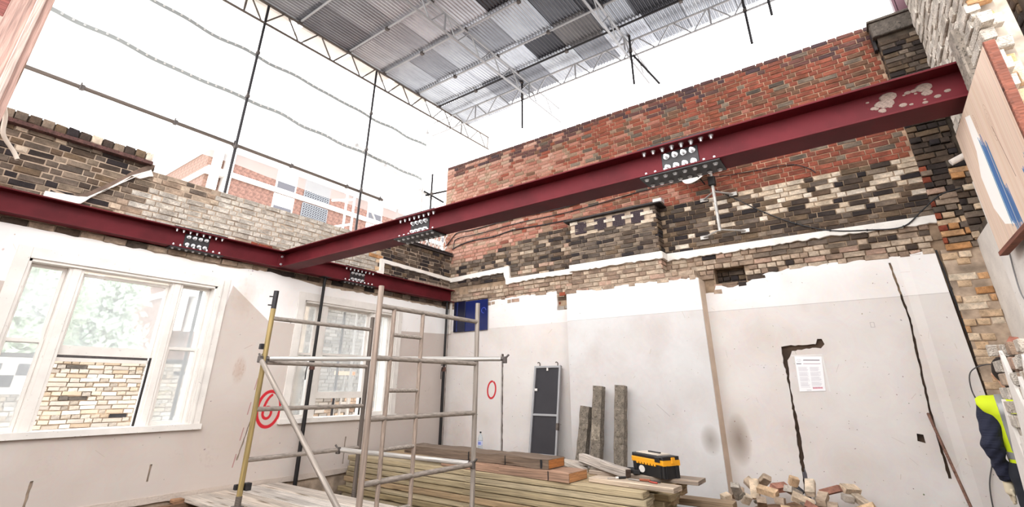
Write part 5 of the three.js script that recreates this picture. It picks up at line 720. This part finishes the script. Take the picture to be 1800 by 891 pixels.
{ // framed dark panel, posts, bottle, stick leaning on the walls
  const t = thing('framed_panel', 'dark panel in an aluminium frame with two hooks leaning on the plaster', 'panel', [2.5, 0.0, 0]); const W = 0.27, H = 1.42, D = 0.05, dk = std('#2c2a31', 0.35, { map: T.plain });
  part('panel', cbox(2 * W - 0.02, H - 0.02, 0.012, 0.002).translate(0, H / 2, -0.012), dk, t); for (const s of [-1, 1]) part('stile', cbox(0.035, H, D, 0.004).translate(s * (W - 0.017), H / 2, 0), M.alu, t); for (const y of [0.02, 0.62, H - 0.02]) part('rail', cbox(2 * W - 0.06, 0.036, D - 0.008, 0.004).translate(0, y, 0), M.alu, t);
  for (const s of [-0.17, 0.2]) part('hook', cable([V(s, H, 0), V(s, H + 0.04, 0), V(s - 0.02, H + 0.06, 0.01), V(s - 0.04, H + 0.05, 0.02)], 0.009, 12), M.tubeDull, t); part('catch', cbox(0.03, 0.05, 0.02, 0.004).translate(0.0, H - 0.06, 0.01), M.whitePaint, t); part('catch', cbox(0.05, 0.04, 0.02, 0.004).translate(-W + 0.06, 1.02, 0.01), M.whitePaint, t); part('joint_plate', cbox(0.04, 0.11, 0.054, 0.003).translate(W - 0.017, 0.45, 0), M.tubeDull, t);
  t.rotation.x = -0.16; t.position.set(2.52, 0.156, 0.31);
  const shaft = (w, h, d, seed) => { const g = new THREE.BoxGeometry(w, h, d, 4, 26, 4), p = g.attributes.position; for (let i = 0; i < p.count; i++) { const x = p.getX(i), y = p.getY(i), z = p.getZ(i); p.setX(i, x + 0.022 * (fbm(y * 6 + 9, z * 20 + 30, seed, 64, 3) - 0.5)); p.setZ(i, z + 0.022 * (fbm(y * 6 + 3, x * 20 + 20, seed + 3, 64, 3) - 0.5)); } g.computeVertexNormals(); return metres(g).translate(0, h / 2, 0); };
  const post = (label, x, h, tilt, lean, seed, patch) => { const g = thing('stone_post', label, 'post', [x, 0.08, 0.58]); part('shaft', shaft(0.15, h, 0.13, seed), M.stone, g); const r = rng(seed); for (let i = 0; i < 3; i++) part('mortar_lump', new THREE.DodecahedronGeometry(0.022 + 0.012 * r(), 0).scale(1, 1.5, 0.5).translate((r() - 0.5) * 0.07, h * (0.25 + 0.45 * r()), 0.066), M.stonePale, g); if (patch) part('mortar_patch', cbox(0.135, patch[1], 0.01, 0.003).translate(0, patch[0], 0.064), M.stonePale, g, 'paler patch of mortar'); g.rotation.set(lean, 0, tilt); };
  post('short grey concrete post leaning on the chimney breast, left of the three', 3.36, 0.86, -0.1, -0.13, 601); post('tall pitted concrete post with a pale patch, middle of the three', 3.61, 1.15, -0.05, -0.11, 602, [0.5, 0.22]); post('tall rough concrete post, right of the three on the chimney breast', 3.98, 1.16, -0.045, -0.11, 603);
  const b = thing('bottle', 'clear plastic water bottle with a dark cap standing behind the old timbers', 'bottle', [1.28, 0.222, 0.42 + 0.99]); b.position.set(1.2, 0.155, 0.3);
  const clear = new THREE.MeshPhysicalMaterial({ color: '#eef3f6', roughness: 0.08, transmission: 0.85, thickness: 0, ior: 1.4 }); part('body', new THREE.LatheGeometry([[0, 0], [0.04, 0], [0.045, 0.02], [0.043, 0.1], [0.046, 0.12], [0.045, 0.19], [0.028, 0.245], [0.014, 0.265], [0.014, 0.285]].map((p) => new THREE.Vector2(...p)), 20), clear, b); part('cap', rod(V(0, 0.28, 0), V(0, 0.305, 0), 0.017, 14), M.black, b); part('label', new THREE.CylinderGeometry(0.0465, 0.0465, 0.07, 20, 1, true).translate(0, 0.12, 0), std('#cfd3ee', 0.5), b); part('label_mark', new THREE.CylinderGeometry(0.047, 0.047, 0.045, 10, 1, true, -0.3, 1.2).translate(0, 0.12, 0), std('#7480c4', 0.5), b);
  const sh = thing('ledge_plank', 'rough plank under the bottle along the foot of the back wall', 'plank', [1.5, 0.13, 0.3]); part('plank', cbox(2.7, 0.045, 0.3, 0.004), wood('#a8927c'), sh); for (const x of [0.3, 2.0]) { part('bearer', cb(x - 1.5, x - 1.4, FLOOR - 0.13, -0.024, -0.1, 0.1, 0.004), wood('#8d7560'), sh); }
  const pb = thing('ledge_plank', 'rough plank under the stone posts along the chimney breast', 'plank', [3.8, 0.06, 0.6]); part('plank', cbox(1.5, 0.04, 0.3, 0.004), wood('#a8927c'), pb); for (const x of [-0.5, 0.5]) part('bearer', cb(x, x + 0.1, FLOOR - 0.06, -0.02, -0.1, 0.1, 0.004), wood('#8d7560'), pb);
  const st = thing('broom_handle', 'brown wooden pole leaning on the right-hand plaster', 'pole', [7.585, 0.93, 0.03]); part('pole', [rod(V(0, 0, 0.0), V(0.16, -1.29, 0.62), 0.015, 10), new THREE.SphereGeometry(0.015, 10, 6)], wood('#8c6656'), st);
}
{ // heap of salvaged bricks on the right, on a bed of rubble
  const bed = thing('rubble_bed', 'bed of brick dust and crumbs under the loose bricks', 'rubble', [6.3, FLOOR, 0.64]); bed.userData.kind = 'stuff';
  { const g = new THREE.SphereGeometry(1, 40, 14, 0, 6.2832, 0, Math.PI / 2), p = g.attributes.position; for (let i = 0; i < p.count; i++) { const x = p.getX(i), y = p.getY(i), z = p.getZ(i), n = 0.85 + 0.3 * fbm(x * 4 + 9, z * 4 + 9, 7, 64, 4); p.setXYZ(i, x * 0.88, Math.min(y * 0.33 * n, 0.33), z * 0.56 * n); } g.computeVertexNormals(); part('debris', metres(g), std('#a08672', 1, { map: T.dirt }), bed); }
  const r = rng(700), spots = [[5.5, 0.0, 0.55], [5.55, 0.05, 0.75], [5.72, 0.07, 0.6], [5.66, 0.0, 0.86], [5.88, 0.08, 0.72], [5.8, 0.14, 0.45], [5.98, 0.1, 0.5], [6.02, 0.02, 0.86], [6.14, 0.1, 0.68], [6.25, 0.05, 0.86], [6.3, 0.13, 0.5], [6.12, 0.16, 0.38], [6.42, 0.06, 0.68], [6.5, 0.12, 0.5], [6.52, 0.0, 0.85], [6.66, 0.08, 0.62], [6.68, 0.14, 0.4], [6.78, 0.04, 0.5], [6.8, 0.0, 0.72], [5.62, 0.1, 0.38], [6.38, 0.0, 0.98], [5.85, 0.0, 0.98], [6.95, -0.12, 0.55], [5.42, -0.02, 0.78], [6.6, -0.08, 0.98], [6.1, -0.06, 1.05]];
  const looks = ['whitish mortar-crusted', 'pale', 'pinkish', 'tan', 'buff', 'grey-tinged'], what = ['beside the chimney breast', 'in the left of the heap', 'in the middle of the heap', 'in front of the deep wall chase', 'in the right of the heap', 'at the right end of the heap'];
  spots.forEach(([x, y, z], i) => {
    const lk = looks[i % 6], where = what[clamp(Math.floor((x - 5.35) / 0.28), 0, 5)], lay = z > 0.8 ? 'front' : z > 0.55 ? 'middle' : 'back';
    const seen = (spots.seen ??= new Set()); let extra = ''; const base = lk + where + lay + (y > 0.09 ? 1 : y < 0.02 ? 2 : 0); if (seen.has(base)) extra = ', further right'; seen.add(base);
    const t = thing('loose_brick', `${lk} loose salvaged brick ${where}, ${lay} row${y > 0.09 ? ', on top' : y < 0.02 ? ', low down' : ''}${extra}`, 'brick', [x, y, z], 'loose bricks heaped below the plaster');
    const m = part('block', brickShape(i % 4 === 3 ? 'h' : 's', i % 4), [BR.old[0], BR.pale[0], BR.pink[2], BR.quoin[1], BR.old[3], BR.wash[1], BR.quoin[0]][(i * 5) % 7], t); m.scale.set(1, 1, 1.65); t.rotation.set((r() - 0.5) * 1.6, r() * 6.28, (r() - 0.5) * 1.5);
    if (i % 3 === 0) part('mortar_crust', new THREE.DodecahedronGeometry(0.035, 0).scale(1.6, 0.5, 1).translate(0.02, 0.0, 0.05), M.stonePale, t);
  });
  const p = thing('offcut', 'short dark plastic pipe stub among the loose bricks', 'pipe', [6.08, 0.14, 0.34]); part('pipe', hollow(V(0, 0, 0), V(0.12, -0.1, 0.02), 0.03), M.black, p);
}
{ // timber post close to the viewer on the left
  const t = thing('timber_post', 'pinkish rough timber post close by at the upper left', 'post', [0.9, FLOOR, 7.57]); part('shaft', upright(cbox(0.3, 6.6, 0.5, 0.012).translate(0, 3.3, 0)), wood('#c7a295', T.wood2), t); part('stain', cbox(0.304, 0.9, 0.2, 0.01).translate(0.002, 5.35, 0.12), wood('#8e4f47'), t, 'dark red stained patch'); part('fillet', upright(cbox(0.05, 6.0, 0.06, 0.006).translate(0.16, 3.0, -0.16)), wood('#d6bcb0', T.wood2), t);
}

// ================================================================ the worker
function capsule(p, a, b, ra, rb) { const bax = b[0] - a[0], bay = b[1] - a[1], baz = b[2] - a[2], pax = p[0] - a[0], pay = p[1] - a[1], paz = p[2] - a[2], l2 = bax * bax + bay * bay + baz * baz || 1e-9; const h = clamp((pax * bax + pay * bay + paz * baz) / l2, 0, 1); return Math.hypot(pax - bax * h, pay - bay * h, paz - baz * h) - (ra + (rb - ra) * h); }
const smin = (a, b, k) => { const h = clamp(0.5 + 0.5 * (b - a) / k, 0, 1); return b + (a - b) * h - k * h * (1 - h); };
// bones: [a, b, ra, rb, squash z?]; cut(p, d) may trim the field
function fleshed(bones, centre, half, cell, k, cut) {
  const res = Math.ceil(2 * half / cell), mc = new MarchingCubes(res, new THREE.MeshStandardMaterial(), false, false, 260000); mc.isolation = 0; mc.reset();
  const hs = mc.halfsize, f = mc.field, p = [0, 0, 0];
  for (let z = 0, i = 0; z < res; z++) for (let y = 0; y < res; y++) for (let x = 0; x < res; x++, i++) {
    p[0] = centre[0] + (x - hs) / hs * half; p[1] = centre[1] + (y - hs) / hs * half; p[2] = centre[2] + (z - hs) / hs * half;
    let d = 1; for (const b of bones) { const q = b[4] ? [p[0], p[1], b[0][2] + (p[2] - b[0][2]) / b[4]] : p; d = smin(d, capsule(q, b[0], b[1], b[2], b[3]), b[5] ?? k); }
    if (cut) d = cut(p, d); f[i] = -d;
  }
  mc.update(); const n = mc.count, g = new THREE.BufferGeometry(), P = mc.positionArray.slice(0, n * 3), N = mc.normalArray.slice(0, n * 3);
  for (let i = 0; i < n; i++) for (let c = 0; c < 3; c++) P[i * 3 + c] = P[i * 3 + c] * half + centre[c];
  for (let i = 0; i < n * 3; i++) N[i] = N[i];
  g.setAttribute('position', new THREE.BufferAttribute(P, 3)); g.setAttribute('normal', new THREE.BufferAttribute(N, 3)); return metres(g);
}
{
  const t = thing('person', 'worker in a navy sweatshirt and yellow high-visibility vest, head hidden behind the broken wall', 'person', [8.06, FLOOR, 2.02]); t.rotation.y = -0.12;
  const skin = std('#c99b80', 0.6), navy = std('#23263a', 0.9, { bumpMap: T.woodBump, bumpScale: 0.004 }), vis = std('#d6e81f', 0.75), band = std('#9a9a98', 0.4, { metalness: 0.2 }), glove = std('#d9cbb0', 0.9), dark = std('#22242c', 0.9);
  // joints, facing -z; his left side is -x
  const sh = [[-0.185, 1.43, 0.0], [0.185, 1.43, 0.0]], el = [[-0.235, 1.15, 0.05], [0.26, 1.16, 0.02]], wr = [[-0.215, 0.905, -0.04], [0.22, 0.98, -0.2]], hip = [[-0.09, 0.93, 0.0], [0.09, 0.93, 0.0]], kn = [[-0.11, 0.5, -0.02], [0.12, 0.5, 0.02]], an = [[-0.12, 0.09, 0.03], [0.14, 0.09, 0.06]];
  const torso = (e) => [[[0, 0.98, 0], [0, 1.2, 0], 0.145 + e, 0.14 + e, 0.72], [[0, 1.2, 0], [0, 1.36, 0.005], 0.14 + e, 0.145 + e, 0.74], [[-0.1, 1.39, 0], [0.1, 1.39, 0], 0.085 + e, 0.085 + e]];
  const arm = (i, e) => [[sh[i], el[i], 0.056 + e, 0.043 + e], [el[i], wr[i], 0.042 + e, 0.03 + e]];
  const head = [[[0, 1.62, -0.012], [0, 1.71, 0.0], 0.072, 0.088], [[0, 1.58, -0.04], [0, 1.64, -0.04], 0.045, 0.06], [[0, 1.44, 0.01], [0, 1.57, 0.0], 0.058, 0.054], [[0, 1.645, -0.1], [0, 1.622, -0.118], 0.011, 0.016, 0, 0.015], [[-0.082, 1.64, 0.0], [-0.086, 1.67, 0.01], 0.012, 0.016, 0, 0.008], [[0.082, 1.64, 0.0], [0.086, 1.67, 0.01], 0.012, 0.016, 0, 0.008]];
  const legs = [0, 1].flatMap((i) => [[hip[i], kn[i], 0.085, 0.056], [kn[i], an[i], 0.055, 0.036], [an[i], [an[i][0], 0.05, an[i][2] - 0.14], 0.04, 0.034]]);
  const fingers = (i) => { const w = wr[i], d = i ? [0.0, -0.5, -0.85] : [0.02, -0.98, -0.15], P = (s, x, b = 0) => [w[0] + d[0] * s + x * (i ? 1 : 0.3), w[1] + d[1] * s + b * (i ? 0 : 0), w[2] + d[2] * s + (i ? 0 : x * 0.95) - b]; const out = [[P(0, 0), P(0.085, 0), 0.028, 0.034]]; [[-0.03, 0.155, 0.0085], [-0.01, 0.175, 0.009], [0.011, 0.168, 0.009], [0.031, 0.145, 0.008]].forEach(([x, l, r]) => { out.push([P(0.075, x), P(0.075 + (l - 0.075) * 0.5, x * 1.1, 0.004), r + 0.002, r + 0.001, 0, 0.006], [P(0.075 + (l - 0.075) * 0.5, x * 1.1, 0.004), P(l, x * 1.1, 0.018), r + 0.001, r, 0, 0.004]); }); out.push([P(0.03, -0.03), P(0.07, -0.06, 0.01), 0.013, 0.011, 0, 0.01], [P(0.07, -0.06, 0.01), P(0.105, -0.062, 0.02), 0.011, 0.0095, 0, 0.004]); return out; };
  const body = fleshed([...torso(-0.015), ...arm(0, -0.008), ...arm(1, -0.008), ...legs, [[0, 1.36, 0], [0, 1.56, 0], 0.06, 0.05]], [0, 0.86, 0], 0.98, 0.017, 0.04);
  const hd = fleshed(head, [0, 1.6, 0], 0.22, 0.0042, 0.03, (p, d) => { for (const s of [-1, 1]) d = Math.max(d, 0.016 - Math.hypot(p[0] - s * 0.031, p[1] - 1.66, p[2] + 0.1)); return Math.max(d, 0.0032 - Math.hypot(Math.max(Math.abs(p[0]) - 0.022, 0), p[1] - 1.585, p[2] + 0.088)); });
  const hands = [0, 1].map((i) => fleshed(fingers(i).map((b) => [b[0], b[1], b[2] - 0.002, b[3] - 0.002, b[4], b[5]]), [wr[i][0], wr[i][1] - (i ? 0.05 : 0.09), wr[i][2] - (i ? 0.08 : 0.01)], 0.13, 0.0036, 0.012));
  part('body', [body, hd, ...hands], skin, t);
  part('eye', [-1, 1].map((s) => new THREE.SphereGeometry(0.012, 12, 8).translate(s * 0.031, 1.66, -0.084)), std('#f0ece8', 0.3), t); part('hair', fleshed([[[0, 1.69, 0.015], [0, 1.72, 0.02], 0.09, 0.086], [[0, 1.6, 0.055], [0, 1.68, 0.03], 0.05, 0.08]], [0, 1.66, 0.02], 0.16, 0.006, 0.03, (p, d) => Math.max(d, -(p[2] + 0.055 - (p[1] - 1.7) * -0.6))), std('#2b211d', 0.9), t);
  const fold = (p) => 0.0022 * Math.sin(p[1] * 70 + 6 * Math.sin(p[0] * 14) + p[2] * 20) + 0.0028 * Math.sin(p[1] * 31 + p[2] * 44);
  const jacket = fleshed([...torso(0.006), ...arm(0, 0.016), ...arm(1, 0.016), [[0, 1.4, 0.0], [0, 1.505, 0.0], 0.07, 0.066]], [0, 1.18, 0], 0.42, 0.0105, 0.035, (p, d) => { let e = d + fold(p) * (Math.abs(p[0]) > 0.16 ? 1.3 : 0.5); return Math.max(e, 0.9 - p[1] - 0.0, p[1] - 1.5); });
  part('sweatshirt', jacket, navy, t); for (const i of [0, 1]) { const a = V(...wr[i]), b = V(...el[i]); part('cuff', rod(a, a.clone().lerp(b, 0.16), 0.043, 16, 0.046), navy, t); }
  const vest = (e, cut) => fleshed([...torso(0.02 + e), [[-0.185, 1.425, 0], [0.185, 1.425, 0], 0.088 + e, 0.088 + e]], [0, 1.2, 0], 0.34, 0.009, 0.035, (p, d) => { let q = Math.max(d + fold(p) * 0.4, 0.93 - p[1]); q = Math.max(q, Math.abs(p[0]) - (0.25 - 0.085 * clamp((1.44 - p[1]) / 0.14, 0, 1))); q = Math.max(q, 0.08 - Math.hypot(p[0], (p[1] - 1.53) * 0.9, p[2] * 0.9)); return cut ? cut(p, q) : q; });
  const v = part('vest', vest(0), vis, t, 'yellow high-visibility vest'); part('reflective_band', vest(0.004, (p, d) => Math.max(d, Math.abs(p[1] - 1.08) - 0.027)), band, v); for (const s of [-1, 1]) part('reflective_band', vest(0.004, (p, d) => Math.max(d, Math.abs(p[0] - s * 0.105) - 0.026, 1.107 - p[1])), band, v);
  part('trousers', fleshed([...[0, 1].flatMap((i) => [[hip[i], kn[i], 0.1, 0.075], [kn[i], [an[i][0], 0.11, an[i][2]], 0.074, 0.066]]), [[-0.07, 0.97, 0], [0.07, 0.97, 0], 0.115, 0.115]], [0, 0.56, 0], 0.56, 0.013, 0.035, (p, d) => Math.max(d + fold(p) * 0.6, p[1] - 1.03, 0.07 - p[1])), dark, t);
  for (const i of [0, 1]) part('boot', fleshed([[[an[i][0], 0.14, an[i][2]], [an[i][0], 0.06, an[i][2] + 0.01], 0.056, 0.055], [[an[i][0], 0.05, an[i][2] + 0.02], [an[i][0], 0.045, an[i][2] - 0.17], 0.05, 0.046]], [an[i][0], 0.09, an[i][2] - 0.06], 0.19, 0.008, 0.03, (p, d) => Math.max(d, 0.0 - p[1], p[1] - 0.18)), M.rubber, t);
  for (const i of [0, 1]) part('glove', fleshed(fingers(i), [wr[i][0], wr[i][1] - (i ? 0.05 : 0.085), wr[i][2] - (i ? 0.08 : 0.01)], 0.135, 0.0036, 0.012), glove, t, 'cream work glove');
}

renderer.render(scene, camera);
